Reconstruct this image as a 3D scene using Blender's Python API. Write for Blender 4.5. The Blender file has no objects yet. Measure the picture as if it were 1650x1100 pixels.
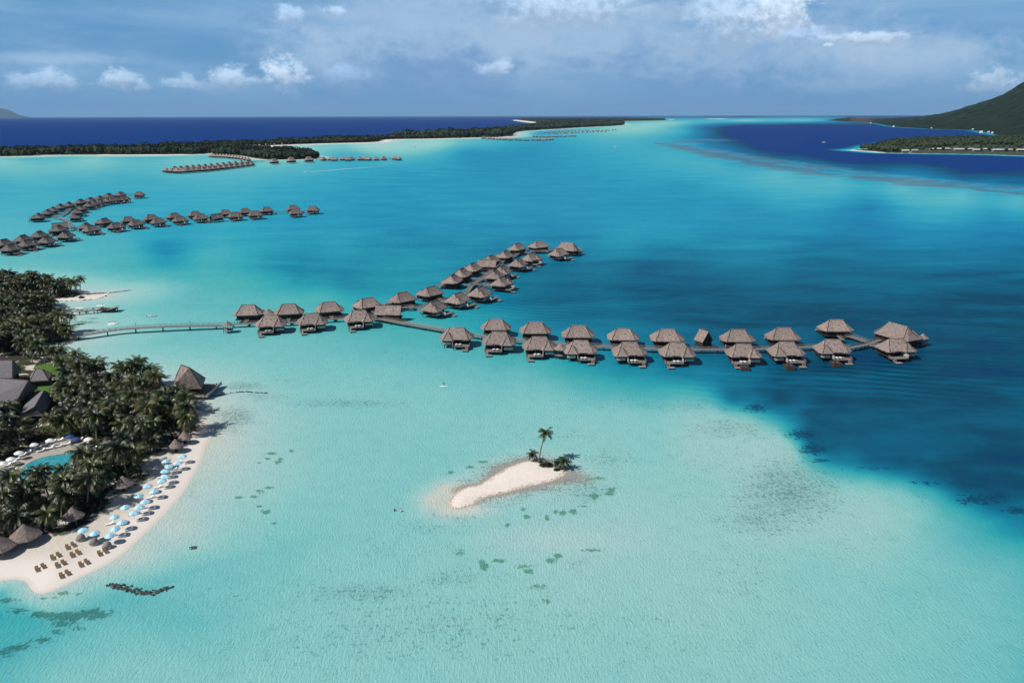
import bpy, math, random
import numpy as np
from mathutils import Vector, Matrix

R = math.radians
rng = random.Random(7)
nrng = np.random.RandomState(11)
scene = bpy.context.scene
COL = scene.collection

# ------------------------------------------------------------------ camera
CAM_H, FPX, CX, CY = 100.0, 1283.0, 825.0, 550.0       # metres above the lagoon; focal length in px of a 1650 px wide picture
PITCH, ROLL = math.atan((550 - 185.8) / 1283.0), R(0.13)
FWD = Vector((0, math.cos(PITCH), -math.sin(PITCH)))
_r0, _u0 = Vector((1, 0, 0)), Vector((0, math.sin(PITCH), math.cos(PITCH)))
RIGHT = _r0 * math.cos(ROLL) - _u0 * math.sin(ROLL)
UP = _u0 * math.cos(ROLL) + _r0 * math.sin(ROLL)
cam_d = bpy.data.cameras.new("camera")
cam = bpy.data.objects.new("camera", cam_d)
COL.objects.link(cam)
cam.matrix_world = Matrix(((RIGHT.x, UP.x, -FWD.x, 0), (RIGHT.y, UP.y, -FWD.y, 0), (RIGHT.z, UP.z, -FWD.z, CAM_H), (0, 0, 0, 1)))
cam_d.sensor_width = 36
cam_d.lens = FPX / 1650.0 * 36
cam_d.clip_start, cam_d.clip_end = 1.0, 250000.0
scene.camera = cam

# ------------------------------------------------------------------ light
SUN_EL, SUN_AZ = R(47), R(-118)                       # azimuth of the sun, clockwise from +Y
sun_d = bpy.data.lights.new("sun", "SUN")
sun_d.energy, sun_d.angle, sun_d.color = 5.0, R(0.53), (1.0, 0.955, 0.89)
sun = bpy.data.objects.new("sun", sun_d)
COL.objects.link(sun)
SUN_DIR = Vector((math.sin(SUN_AZ) * math.cos(SUN_EL), math.cos(SUN_AZ) * math.cos(SUN_EL), math.sin(SUN_EL)))
sun.rotation_euler = SUN_DIR.to_track_quat('Z', 'Y').to_euler()
scene.view_settings.view_transform = 'Standard'
scene.view_settings.look = 'None'
scene.view_settings.exposure = 0.0
scene.view_settings.gamma = 1.0
scene.view_settings.use_curve_mapping = False


# ------------------------------------------------------------------ node helper
class E:
    """A node socket that can be used in arithmetic."""
    def __init__(self, nt, s):
        self.nt, self.s = nt, s

    def _m(self, op, *a, clamp=False):
        n = self.nt.nodes.new("ShaderNodeMath")
        n.operation, n.use_clamp = op, clamp
        for i, v in enumerate((self,) + a):
            if isinstance(v, E):
                self.nt.links.new(v.s, n.inputs[i])
            else:
                n.inputs[i].default_value = v
        return E(self.nt, n.outputs[0])

    def __add__(self, o): return self._m('ADD', o)
    __radd__ = __add__
    def __sub__(self, o): return self._m('SUBTRACT', o)
    def __rsub__(self, o): return (self * -1.0) + o
    def __mul__(self, o): return self._m('MULTIPLY', o)
    __rmul__ = __mul__
    def __truediv__(self, o): return self._m('DIVIDE', o)
    def __pow__(self, o): return self._m('POWER', o)
    def sqrt(self): return self._m('SQRT')
    def absv(self): return self._m('ABSOLUTE')
    def maxi(self, o): return self._m('MAXIMUM', o)
    def mini(self, o): return self._m('MINIMUM', o)
    def clamp(self): return self._m('ADD', 0.0, clamp=True)
    def sin(self): return self._m('SINE')

    def ss(self, a, b, lo=0.0, hi=1.0):
        """smoothstep from a to b (a may be the larger)"""
        n = self.nt.nodes.new("ShaderNodeMapRange")
        n.interpolation_type = 'SMOOTHSTEP'
        self.nt.links.new(self.s, n.inputs[0])
        if a < b:
            n.inputs[1].default_value, n.inputs[2].default_value, n.inputs[3].default_value, n.inputs[4].default_value = a, b, lo, hi
        else:
            n.inputs[1].default_value, n.inputs[2].default_value, n.inputs[3].default_value, n.inputs[4].default_value = b, a, hi, lo
        return E(self.nt, n.outputs[0])


class NT:
    def __init__(self, nt):
        self.nt = nt

    def new(self, t, **k):
        n = self.nt.nodes.new(t)
        for a, v in k.items():
            setattr(n, a, v)
        return n

    def link(self, a, b):
        self.nt.links.new(a.s if isinstance(a, E) else a, b)

    def attr(self, name):
        n = self.new("ShaderNodeAttribute", attribute_name=name)
        return E(self.nt, n.outputs["Fac"])

    def pos(self):
        return self.new("ShaderNodeNewGeometry").outputs["Position"]

    def obj(self):
        return self.new("ShaderNodeTexCoord").outputs["Object"]

    def mapping(self, v, scale=(1, 1, 1), rot=(0, 0, 0), loc=(0, 0, 0)):
        n = self.new("ShaderNodeMapping")
        self.link(v, n.inputs[0])
        n.inputs["Scale"].default_value, n.inputs["Rotation"].default_value, n.inputs["Location"].default_value = scale, rot, loc
        return n.outputs[0]

    def noise(self, v, scale=1.0, detail=4.0, rough=0.55, dist=0.0, color=False):
        n = self.new("ShaderNodeTexNoise")
        self.link(v, n.inputs["Vector"])
        n.inputs["Scale"].default_value, n.inputs["Detail"].default_value = scale, detail
        n.inputs["Roughness"].default_value, n.inputs["Distortion"].default_value = rough, dist
        return n.outputs["Color"] if color else E(self.nt, n.outputs[0])

    def vor(self, v, scale=1.0, out="Distance", rnd=1.0):
        n = self.new("ShaderNodeTexVoronoi")
        self.link(v, n.inputs["Vector"])
        n.inputs["Scale"].default_value = scale
        n.inputs["Randomness"].default_value = rnd
        return E(self.nt, n.outputs[out])

    def wave(self, v, scale, dist, detail=2.0, dscale=1.0):
        n = self.new("ShaderNodeTexWave", wave_type='BANDS', bands_direction='Y')
        self.link(v, n.inputs["Vector"])
        n.inputs["Scale"].default_value, n.inputs["Distortion"].default_value = scale, dist
        n.inputs["Detail"].default_value, n.inputs["Detail Scale"].default_value = detail, dscale
        return E(self.nt, n.outputs["Fac"])

    def ramp(self, f, stops, interp='LINEAR'):
        n = self.new("ShaderNodeValToRGB")
        n.color_ramp.interpolation = interp
        el = n.color_ramp.elements
        while len(el) < len(stops):
            el.new(0.5)
        for e, (p, c) in zip(el, stops):
            e.position = p
            e.color = (*c, 1)
        self.link(f, n.inputs[0])
        return n.outputs[0]

    def mix(self, f, a, b, mode='MIX'):
        n = self.new("ShaderNodeMix", data_type='RGBA', blend_type=mode)
        for v, i in ((f, 0), (a, 6), (b, 7)):
            if isinstance(v, E):
                self.link(v, n.inputs[i])
            elif isinstance(v, (tuple, list)):
                n.inputs[i].default_value = (*v, 1)
            elif isinstance(v, (int, float)):
                n.inputs[i].default_value = v
            else:
                self.link(v, n.inputs[i])
        return n.outputs[2]

    def bump(self, h, strength=0.5, dist=0.1, normal=None):
        n = self.new("ShaderNodeBump")
        self.link(h, n.inputs["Height"])
        if isinstance(strength, E):
            self.link(strength, n.inputs["Strength"])
        else:
            n.inputs["Strength"].default_value = strength
        n.inputs["Distance"].default_value = dist
        if normal is not None:
            self.link(normal, n.inputs["Normal"])
        return n.outputs[0]


def lin(r, g, b):
    f = lambda c: c / 255 / 12.92 if c / 255 <= 0.04045 else ((c / 255 + 0.055) / 1.055) ** 2.4
    return (f(r), f(g), f(b))


def material(name):
    m = bpy.data.materials.new(name)
    m.use_nodes = True
    nt = m.node_tree
    return m, NT(nt), nt.nodes["Principled BSDF"]


def simple(name, col, var=0.2, scale=2.0, rough=0.75, bump=0.0, spec=0.3):
    m, T, p = material(name)
    v = T.obj()
    n = T.noise(v, scale, 5, 0.6)
    a = tuple(c * (1 - var) for c in col)
    b = tuple(min(1, c * (1 + var)) for c in col)
    T.link(T.mix(n.ss(0.3, 0.7), a, b), p.inputs["Base Color"])
    p.inputs["Roughness"].default_value = rough
    p.inputs["Specular IOR Level"].default_value = spec
    if bump:
        T.link(T.bump(n, bump, 0.05), p.inputs["Normal"])
    return m


# ------------------------------------------------------------------ world: sky and clouds
world = bpy.data.worlds.new("World")
scene.world = world
world.use_nodes = True
WT = NT(world.node_tree)
for n in list(world.node_tree.nodes):
    world.node_tree.nodes.remove(n)
w_out = WT.new("ShaderNodeOutputWorld")
w_bg = WT.new("ShaderNodeBackground")
w_bg.inputs["Strength"].default_value = 0.05
WT.link(w_bg.outputs[0], w_out.inputs[0])
w_sky = WT.new("ShaderNodeTexSky", sky_type='NISHITA', sun_disc=False)
w_sky.sun_elevation, w_sky.sun_rotation = SUN_EL, SUN_AZ
w_sky.air_density, w_sky.dust_density, w_sky.ozone_density, w_sky.altitude = 1.0, 0.6, 3.0, 100
wd = WT.new("ShaderNodeTexCoord").outputs["Generated"]
wsep = WT.new("ShaderNodeSeparateXYZ")
WT.link(wd, wsep.inputs[0])
wx, wy, wz = (E(world.node_tree, o) for o in wsep.outputs)
az = wx._m('ARCTAN2', wy)
el = wz._m('ARCSINE')


def K(*c):           # a display colour as radiance through the background strength
    a_ = lin(*c)
    return (a_[0] * 0.95 / 0.05, a_[1] / 0.05, a_[2] * 1.01 / 0.05)


fine = WT.noise(WT.mapping(wd, (1, 1, 1.8)), 26, 9, 0.62, 0.35)
finer = WT.noise(WT.mapping(wd, (1, 1, 1.4)), 75, 8, 0.68, 0.3)
soft = WT.noise(WT.mapping(wd, (1, 1, 4.5)), 5.0, 6, 0.55, 0.4)
strk = WT.noise(WT.mapping(wd, (1, 1, 5), rot=(0.0, 0.10, 0)), 3.0, 8, 0.6, 0.5)
sky_c = WT.mix(el.ss(0.40, 0.12) * 0.78, w_sky.outputs[0], K(96, 158, 212))
# thin high cloud in streaks
sky_c = WT.mix(strk.ss(0.38, 0.66) * el.ss(0.6, 0.18, 0.12, 0.75), sky_c, K(150, 188, 222))
# broad grey-blue rain cloud bank, with its far edges
d_ang = (az - R(2)).absv()
bank = (d_ang + (soft - 0.5) * 0.9).ss(0.34, 0.02) * el.ss(0.5, 0.15)
gen_bank = soft.ss(0.52, 0.68) * d_ang.ss(0.45, 0.6) * el.ss(0.7, 0.2, 0.12, 1.0)
bank_c = WT.mix(soft.ss(0.35, 0.68), K(112, 154, 201), K(160, 192, 222))
bank_c = WT.mix(fine.ss(0.4, 0.75) * 0.5, bank_c, K(178, 200, 228))
sky_c = WT.mix(bank.maxi(gen_bank) * 0.86, sky_c, bank_c)


def ang(x, y):
    d = FWD + RIGHT * ((x - CX) / FPX) + UP * ((CY - y) / FPX)
    d.normalize()
    return math.atan2(d.x, d.y), math.asin(d.z)


def blob(x, y, rx, ry, k=0.9, soft_edge=0.5, nz=None):
    a0, e0 = ang(x, y)
    u = (az - a0) * (1 / (rx / FPX))
    v = (el - e0) * (1 / (ry / FPX))
    r = (u * u + v * v).sqrt() + ((nz or fine) - 0.5) * (-3.4 * k) + (finer - 0.5) * (-1.6 * k if nz is None else -0.3)
    return r.ss(1.0 + soft_edge * 0.35, 1.0 - soft_edge * 0.65), v


# (centre x, y, half width, half height, strength, edge softness, colour)
CLOUDS = [
    (700, 120, 130, 48, 0.5, 1.5, K(116, 150, 202)), (1140, 115, 150, 45, 0.5, 1.5, K(112, 150, 202)),
    (900, 35, 280, 58, 0.8, 1.3, K(168, 196, 226)), (1235, 55, 150, 62, 0.8, 1.3, K(168, 194, 224)),
    (1440, 96, 150, 42, 0.85, 1.2, K(164, 190, 222)), (1500, 82, 90, 20, 0.6, 1.1, K(178, 202, 228)), (1380, 70, 70, 18, 0.6, 1.1, K(182, 204, 229)), (520, 82, 80, 32, 0.7, 1.2, K(182, 206, 231)), (640, 30, 190, 40, 0.55, 1.3, K(170, 196, 227)),
    (905, 14, 100, 32, 0.95, 0.95, K(186, 206, 230)), (1185, 28, 70, 40, 0.95, 0.95, K(182, 204, 229)),
    (850, 72, 90, 30, 0.65, 1.1, K(172, 196, 225)), (1340, 142, 70, 12, 0.7, 1.0, K(166, 190, 221)), (560, 118, 60, 28, 0.55, 1.2, K(160, 188, 222)),
    (75, 95, 95, 8, 0.6, 1.1, K(176, 204, 230)), (640, 20, 90, 22, 0.5, 1.2, K(165, 192, 225)),
    (800, 110, 26, 14, 0.8, 0.9, K(186, 206, 230)), (465, 23, 20, 13, 0.8, 0.8, K(178, 204, 232)),
    (540, 18, 14, 7, 0.8, 0.8, K(184, 208, 234)), (560, 122, 24, 16, 0.7, 0.9, K(160, 188, 222)),
    (70, 131, 46, 15, 0.85, 0.7, K(186, 208, 232)), (192, 130, 26, 13, 0.9, 0.6, K(192, 212, 234)),
    (228, 143, 10, 6, 0.8, 0.7, K(180, 204, 230)), (302, 136, 30, 11, 0.85, 0.7, K(186, 208, 232)),
    (366, 129, 38, 16, 0.9, 0.7, K(192, 212, 234)), (420, 133, 26, 9, 0.75, 0.8, K(176, 200, 228)),
    (462, 124, 32, 28, 1.0, 0.6, K(200, 216, 235)), (20, 137, 22, 7, 0.7, 0.8, K(168, 194, 224)),
    (1262, 20, 44, 40, 1.0, 0.6, K(204, 218, 235)), (1290, 62, 30, 14, 0.8, 0.8, K(172, 196, 226)),
    (1400, 62, 46, 9, 0.9, 0.7, K(190, 208, 230)), (1333, 74, 9, 4, 0.9, 0.6, K(196, 212, 232)),
    (1604, 132, 32, 22, 0.95, 0.6, K(192, 208, 228)), (1560, 40, 70, 12, 0.35, 1.2, K(130, 170, 216)),
    (1070, 20, 40, 14, 0.5, 1.0, K(172, 196, 226)),
]
for (x, y, rx, ry, st, se, c) in CLOUDS:
    m, vv = blob(x, y, rx, ry, 0.6 if se > 1.05 else 0.85, se * 1.25, soft if se > 1.3 else None)
    m = m * st
    if se < 1.0:
        c = WT.mix((vv * 0.55 + (finer - 0.5) * 1.8 + 0.55).ss(0.0, 1.0), tuple(a * 0.35 + b * 0.65 for a, b in zip(K(138, 168, 208), tuple(v * 0.8 for v in c))), tuple(v * 1.32 for v in c))
    sky_c = WT.mix(m, sky_c, c)
# haze low over the sea, all round
hz = el.ss(R(3.2), R(0.0))
sky_c = WT.mix(hz * 0.85, sky_c, K(100, 152, 198))
WT.link(sky_c, w_bg.inputs["Color"])


# ------------------------------------------------------------------ geometry helpers
def at(x, y, z=0.0):
    """World point of height z seen at picture position (x, y) of the photograph."""
    d = FWD + RIGHT * ((x - CX) / FPX) + UP * ((CY - y) / FPX)
    t = (z - CAM_H) / d.z
    return Vector((d.x * t, d.y * t, z))


def px_of(X, Y, Z=0.0):
    X, Y = np.asarray(X, float), np.asarray(Y, float)
    Z = np.asarray(Z, float) - CAM_H
    a = X * RIGHT.x + Y * RIGHT.y + Z * RIGHT.z
    b = X * UP.x + Y * UP.y + Z * UP.z
    c = np.maximum(X * FWD.x + Y * FWD.y + Z * FWD.z, 5.0)
    return CX + FPX * a / c, CY - FPX * b / c


def signed(poly, X, Y):
    """distance to a closed polygon, positive inside"""
    P = np.array([(p[0], p[1]) for p in poly], float)
    best = np.full(X.shape, 1e18)
    inside = np.zeros(X.shape, bool)
    for i in range(len(P)):
        ax, ay = P[i]
        bx, by = P[(i + 1) % len(P)]
        ex, ey = bx - ax, by - ay
        L = ex * ex + ey * ey + 1e-12
        t = np.clip(((X - ax) * ex + (Y - ay) * ey) / L, 0, 1)
        best = np.minimum(best, (X - ax - t * ex) ** 2 + (Y - ay - t * ey) ** 2)
        c = ((ay > Y) != (by > Y)) & (X < (bx - ax) * (Y - ay) / (by - ay + 1e-30) + ax)
        inside ^= c
    return np.where(inside, 1, -1) * np.sqrt(best)


def vnoise(X, Y, s, seed=0):
    """smooth value noise"""
    r = np.random.RandomState(seed)
    tab = r.rand(256, 256)
    x, y = X / s, Y / s
    xi, yi = np.floor(x).astype(int), np.floor(y).astype(int)
    fx, fy = x - xi, y - yi
    fx, fy = fx * fx * (3 - 2 * fx), fy * fy * (3 - 2 * fy)
    g = lambda i, j: tab[i % 256, j % 256]
    return (g(xi, yi) * (1 - fx) + g(xi + 1, yi) * fx) * (1 - fy) + (g(xi, yi + 1) * (1 - fx) + g(xi + 1, yi + 1) * fx) * fy


def fbm(X, Y, s, o=4, seed=0):
    v, a = 0, 0.5
    for k in range(o):
        v = v + a * vnoise(X, Y, s / 2 ** k, seed + k)
        a *= 0.5
    return v


def smooth_poly(pts, n=4):
    """closed Catmull-Rom through the points"""
    out = []
    m = len(pts)
    for i in range(m):
        p0, p1, p2, p3 = (Vector(pts[(i + k) % m]) for k in (-1, 0, 1, 2))
        for j in range(n):
            t = j / n
            out.append(0.5 * ((2 * p1) + (p2 - p0) * t + (2 * p0 - 5 * p1 + 4 * p2 - p3) * t * t + (3 * p1 - p0 - 3 * p2 + p3) * t ** 3))
    return out


def smooth_line(pts, n=4):
    out = []
    m = len(pts)
    g = lambda i: Vector(pts[max(0, min(m - 1, i))])
    for i in range(m - 1):
        p0, p1, p2, p3 = g(i - 1), g(i), g(i + 1), g(i + 2)
        for j in range(n):
            t = j / n
            out.append(0.5 * ((2 * p1) + (p2 - p0) * t + (2 * p0 - 5 * p1 + 4 * p2 - p3) * t * t + (3 * p1 - p0 - 3 * p2 + p3) * t ** 3))
    out.append(g(m - 1))
    return out


class MB:
    def __init__(self):
        self.v, self.f, self.m = [], [], []

    def add(self, vs, fs, mi=0):
        o = len(self.v)
        self.v += [tuple(p) for p in vs]
        self.f += [tuple(i + o for i in f) for f in fs]
        self.m += [mi] * len(fs)
        return self

    def box(self, x0, x1, y0, y1, z0, z1, mi=0):
        return self.add([(x0, y0, z0), (x1, y0, z0), (x1, y1, z0), (x0, y1, z0), (x0, y0, z1), (x1, y0, z1), (x1, y1, z1), (x0, y1, z1)],
                        [(0, 3, 2, 1), (4, 5, 6, 7), (0, 1, 5, 4), (1, 2, 6, 5), (2, 3, 7, 6), (3, 0, 4, 7)], mi)

    def bar(self, a, b, w, h=None, mi=0, up=Vector((0, 0, 1))):
        a, b = Vector(a), Vector(b)
        h = h or w
        d = (b - a).normalized()
        s = d.cross(up)
        if s.length < 1e-3:
            s = Vector((1, 0, 0))
        s.normalize()
        u = s.cross(d)
        vs = []
        for p in (a, b):
            for i, j in ((-1, -1), (1, -1), (1, 1), (-1, 1)):
                vs.append(p + s * (i * w / 2) + u * (j * h / 2))
        return self.add(vs, [(3, 2, 1, 0), (4, 5, 6, 7), (0, 1, 5, 4), (1, 2, 6, 5), (2, 3, 7, 6), (3, 0, 4, 7)], mi)

    def tube(self, pts, radii, n=6, cap=True, mi=0):
        pts = [Vector(p) for p in pts]
        if isinstance(radii, (int, float)):
            radii = [radii] * len(pts)
        vs, fs = [], []
        for i, p in enumerate(pts):
            d = (pts[min(i + 1, len(pts) - 1)] - pts[max(i - 1, 0)]).normalized()
            a = Vector((1, 0, 0)) if abs(d.x) < 0.8 else Vector((0, 1, 0))
            s = d.cross(a).normalized()
            u = d.cross(s)
            for k in range(n):
                t = 2 * math.pi * k / n
                vs.append(p + (s * math.cos(t) + u * math.sin(t)) * radii[i])
        for i in range(len(pts) - 1):
            for k in range(n):
                a, b = i * n + k, i * n + (k + 1) % n
                fs.append((a, b, b + n, a + n))
        if cap:
            fs.append(tuple(range(n))[::-1])
            fs.append(tuple((len(pts) - 1) * n + k for k in range(n)))
        return self.add(vs, fs, mi)

    def prism(self, poly, z0, z1, mi=0):
        n = len(poly)
        vs = [(p[0], p[1], z0) for p in poly] + [(p[0], p[1], z1) for p in poly]
        fs = [tuple(range(n))[::-1], tuple(range(n, 2 * n))] + [(i, (i + 1) % n, n + (i + 1) % n, n + i) for i in range(n)]
        return self.add(vs, fs, mi)

    def mesh(self, name, mats, smooth=False):
        me = bpy.data.meshes.new(name)
        me.from_pydata(self.v, [], self.f)
        for mt in (mats if isinstance(mats, (list, tuple)) else [mats]):
            me.materials.append(mt)
        if any(self.m):
            me.polygons.foreach_set("material_index", self.m)
        if smooth:
            me.polygons.foreach_set("use_smooth", [True] * len(me.polygons))
        me.update()
        return me

    def build(self, name, mats, parent=None, smooth=False, loc=None):
        return obj(name, self.mesh(name, mats, smooth), parent, loc)


def obj(name, me, parent=None, loc=None, rz=0.0):
    o = bpy.data.objects.new(name, me)
    COL.objects.link(o)
    if parent is not None:
        o.parent = parent
    if loc is not None:
        o.location = loc
    if rz:
        o.rotation_euler.z = rz
    return o


def grid_mesh(name, V, F, mats, attrs=None, smooth=True):
    me = bpy.data.meshes.new(name)
    V, F = np.asarray(V, np.float32), np.asarray(F, np.int32)
    me.vertices.add(len(V))
    me.vertices.foreach_set("co", V.ravel())
    k = F.shape[1]
    me.loops.add(F.size)
    me.loops.foreach_set("vertex_index", F.ravel())
    me.polygons.add(len(F))
    me.polygons.foreach_set("loop_start", np.arange(0, F.size, k, dtype=np.int32))
    me.polygons.foreach_set("loop_total", np.full(len(F), k, np.int32))
    me.polygons.foreach_set("use_smooth", np.full(len(F), smooth))
    me.update(calc_edges=True)
    me.validate()
    for nme, a in (attrs or {}).items():
        at_ = me.attributes.new(nme, 'FLOAT', 'POINT')
        at_.data.foreach_set("value", np.asarray(a, np.float32))
    for mt in (mats if isinstance(mats, (list, tuple)) else [mats]):
        me.materials.append(mt)
    return me


def tag(o, label=None, cat=None, group=None, kind=None):
    if label: o["label"] = label
    if cat: o["category"] = cat
    if group: o["group"] = group
    if kind: o["kind"] = kind
    return o


def thing(name, label, cat, loc=(0, 0, 0), rz=0.0, group=None):
    o = bpy.data.objects.new(name, None)
    COL.objects.link(o)
    o.location = loc
    o.rotation_euler = (0, 0, rz)
    o.empty_display_size = 0.5
    return tag(o, label, cat, group)


def kids(o):
    return [c for c in ALLKIDS.get(o.name, [])] or list(o.children)


ALLKIDS = {}


def copy_tree(o, parent=None, skip=()):
    c = o.copy()
    COL.objects.link(c)
    if parent is not None:
        c.parent = parent
    for ch in list(o.children):
        if ch.name.split(".")[0] not in skip:
            copy_tree(ch, c, skip)
    return c


class Proto:
    """remembers a thing's tree once so that many copies are quick"""
    def __init__(self, root):
        self.root, self.used = root, False
        def rec(o):
            return (o, [rec(c) for c in o.children])
        self.tree = rec(root)

    def make(self, loc, rz, label, group=None, cat=None, scale=None, skip=()):
        if not self.used:
            self.used, r = True, self.root
        else:
            def rec(node, parent):
                o, ch = node
                c = o.copy()
                COL.objects.link(c)
                if parent is not None:
                    c.parent = parent
                for k in ch:
                    if k[0].name.split(".")[0] not in skip:
                        rec(k, c)
                return c
            r = rec(self.tree, None)
        r.location = loc
        r.rotation_euler = (0, 0, rz)
        if scale is not None:
            r.scale = scale if isinstance(scale, (tuple, list)) else (scale, scale, scale)
        r["label"] = label
        if cat: r["category"] = cat
        if group: r["group"] = group
        return r


ORD = ["first", "second", "third", "fourth", "fifth", "sixth", "seventh", "eighth", "ninth", "tenth", "eleventh", "twelfth", "thirteenth",
       "fourteenth", "fifteenth", "sixteenth", "seventeenth", "eighteenth", "nineteenth", "twentieth", "twenty-first", "twenty-second",
       "twenty-third", "twenty-fourth", "twenty-fifth", "twenty-sixth", "twenty-seventh", "twenty-eighth", "twenty-ninth", "thirtieth"]

# ------------------------------------------------------------------ materials
mats = {}
# sand and resort soil, told apart by attributes of the ground mesh
m, T, p = material("sand")
v = T.pos()
n1, n2, n3 = T.noise(v, 0.12, 5), T.noise(v, 1.6, 6, 0.65), T.noise(v, 0.5, 3)
height = T.attr("height")
veg = T.attr("veg")
sand = T.mix(n2.ss(0.3, 0.75), (0.50, 0.455, 0.39), (0.60, 0.55, 0.485))
sand = T.mix(n1.ss(0.45, 0.7) * 0.5, sand, (0.53, 0.46, 0.38))
sand = T.mix(height.ss(0.75, 0.35), sand, (0.66, 0.60, 0.55))
wet = height.ss(0.14, 0.0)
sand = T.mix(wet * 0.35, sand, (0.40, 0.36, 0.29))
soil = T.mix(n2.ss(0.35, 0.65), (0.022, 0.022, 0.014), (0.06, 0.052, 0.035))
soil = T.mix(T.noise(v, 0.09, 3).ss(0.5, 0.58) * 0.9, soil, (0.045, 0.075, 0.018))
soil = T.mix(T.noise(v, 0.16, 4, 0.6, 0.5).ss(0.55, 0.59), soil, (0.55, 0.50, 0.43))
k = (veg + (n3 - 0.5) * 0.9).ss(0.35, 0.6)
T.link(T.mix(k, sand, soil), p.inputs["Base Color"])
p.inputs["Roughness"].default_value = 0.95
p.inputs["Specular IOR Level"].default_value = 0.15
T.link(T.bump(n2 + n1 * 2.0, 0.35, 0.12), p.inputs["Normal"])
mats["sand"] = m

m, T, p = material("islet_sand")
v = T.pos()
n2 = T.noise(v, 1.2, 6, 0.65)
height = T.attr("height")
sand = T.mix(n2.ss(0.3, 0.75), (0.66, 0.585, 0.52), (0.75, 0.68, 0.615))
rub = T.noise(v, 2.2, 7, 0.7)
edge = (height + (T.noise(v, 0.35, 4) - 0.5) * 0.35)
sand = T.mix((rub + edge.ss(0.30, 0.0) * 0.16).ss(0.56, 0.66) * edge.ss(0.45, 0.15) * 0.8, sand, (0.27, 0.20, 0.155))
T.link(sand, p.inputs["Base Color"])
p.inputs["Roughness"].default_value = 0.95
p.inputs["Specular IOR Level"].default_value = 0.15
T.link(T.bump(n2, 0.4, 0.1), p.inputs["Normal"])
mats["islet_sand"] = m

# lagoon water: the bed seen through it goes from sand to navy with depth
m, T, p = material("lagoon_water")
v = T.pos()
depth = T.attr("depth")
rubble, weed, swell, near = T.attr("rubble"), T.attr("weed"), T.attr("swell"), T.attr("near")
b1 = T.noise(T.mapping(v, (1, 1.6, 1)), 0.013, 5, 0.6)
b2 = T.noise(v, 0.10, 6, 0.62, 0.3)
b3 = T.noise(v, 0.9, 5, 0.7)
mid = depth.ss(0.28, 0.6)
b4 = T.noise(T.mapping(v, (0.35, 1.0, 1), rot=(0, 0, R(18))), 0.030, 6, 0.62, 0.6)
dd = depth + (b4 - 0.5) * depth.ss(0.5, 0.75) * near.ss(0.0, 0.4) * 0.30 + (b1 - 0.5) * (mid * 0.13 + 0.045) + (b2 - 0.5) * (mid * 0.05 + 0.05) * near
WK = (0.83, 0.845, 0.83)
ST = [(0.0, (214, 206, 192)), (0.09, (196, 208, 200)), (0.18, (172, 206, 204)), (0.27, (150, 203, 199)), (0.32, (136, 200, 198)), (0.38, (112, 190, 192)),
      (0.45, (80, 176, 191)), (0.55, (46, 162, 188)), (0.62, (30, 146, 180)), (0.70, (16, 126, 168)), (0.78, (7, 109, 151)), (0.85, (4, 92, 136)), (0.92, (2, 71, 108)), (0.965, (2, 60, 108)),
      (1.0, (1, 50, 120))]
col = T.ramp(dd, [(a, tuple(c * k_ for c, k_ in zip(lin(*b), WK))) for a, b in ST])
col = T.mix(near.ss(0.1, 0.6) * depth.ss(0.36, 0.5), col, T.mix(1.0, col, (1.0, 1.04, 0.86), "MULTIPLY"))
# scattered coral rubble: small separate dark crumbs in drifts
crumb = T.vor(T.mapping(v, (1, 1, 1), rot=(0, 0, 0.6)), 0.9)
cr2 = T.noise(T.mapping(v, (1.0, 0.8, 1)), 1.1, 6, 0.72)
cr3 = T.noise(v, 0.22, 4, 0.6)
shal = depth.ss(0.62, 0.42)
crm = (cr2 + rubble * 0.15 + (cr3 - 0.5) * 0.22).ss(0.60, 0.70) * rubble.ss(0.02, 0.4) * shal
col = T.mix(crm * 0.55, col, tuple(c * 0.8 for c in lin(52, 110, 112)))
fs_ = T.noise(T.mapping(v, (1.0, 0.7, 1)), 3.0, 5, 0.75)
col = T.mix((fs_ + cr3 * 0.25).ss(0.67, 0.79) * near.ss(0.25, 0.7) * depth.ss(0.5, 0.4) * 0.6, col, tuple(c * 0.8 for c in lin(60, 130, 130)))
col = T.mix(rubble.ss(0.3, 1.0) * shal * 0.25, col, tuple(c * 0.8 for c in lin(110, 150, 145)))
# seagrass and coral heads with a soft ragged edge
wd_ = (weed + (T.noise(v, 0.62, 7, 0.78, 0.8) - 0.5) * 3.2 * weed.ss(0.02, 0.3)).ss(0.40, 0.60)
wcol = T.mix(depth.ss(0.25, 0.6), tuple(c * 0.8 for c in lin(66, 138, 108)), tuple(c * 0.8 for c in lin(4, 58, 92)))
col = T.mix(wd_ * 0.78, col, wcol)
brown = T.attr("brown")
br_ = (brown + (cr2 - 0.5) * 1.6 * brown.ss(0.02, 0.3)).ss(0.30, 0.75)
col = T.mix(br_ * 0.62, col, tuple(c * 0.8 for c in lin(146, 126, 112)))
reef = T.attr("reef")
rn1 = T.noise(T.mapping(v, (0.5, 1, 1), rot=(0, 0, R(-25))), 0.012, 8, 0.72, 0.5)
rf = (reef + (rn1 - 0.5) * 4.4 * reef.ss(0.03, 0.4)).ss(0.30, 0.85)
col = T.mix(rf * 0.58, col, T.mix(rn1.ss(0.35, 0.6), tuple(c * 0.75 for c in lin(52, 84, 112)), tuple(c * 0.75 for c in lin(112, 116, 128))))
col = T.mix((reef + (T.noise(v, 0.02, 6, 0.7) - 0.5) * 2).ss(0.2, 0.5) * (1.0 - rf) * reef.ss(0.03, 0.2) * 0.35, col, tuple(c * 0.75 for c in lin(96, 182, 196)))
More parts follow.
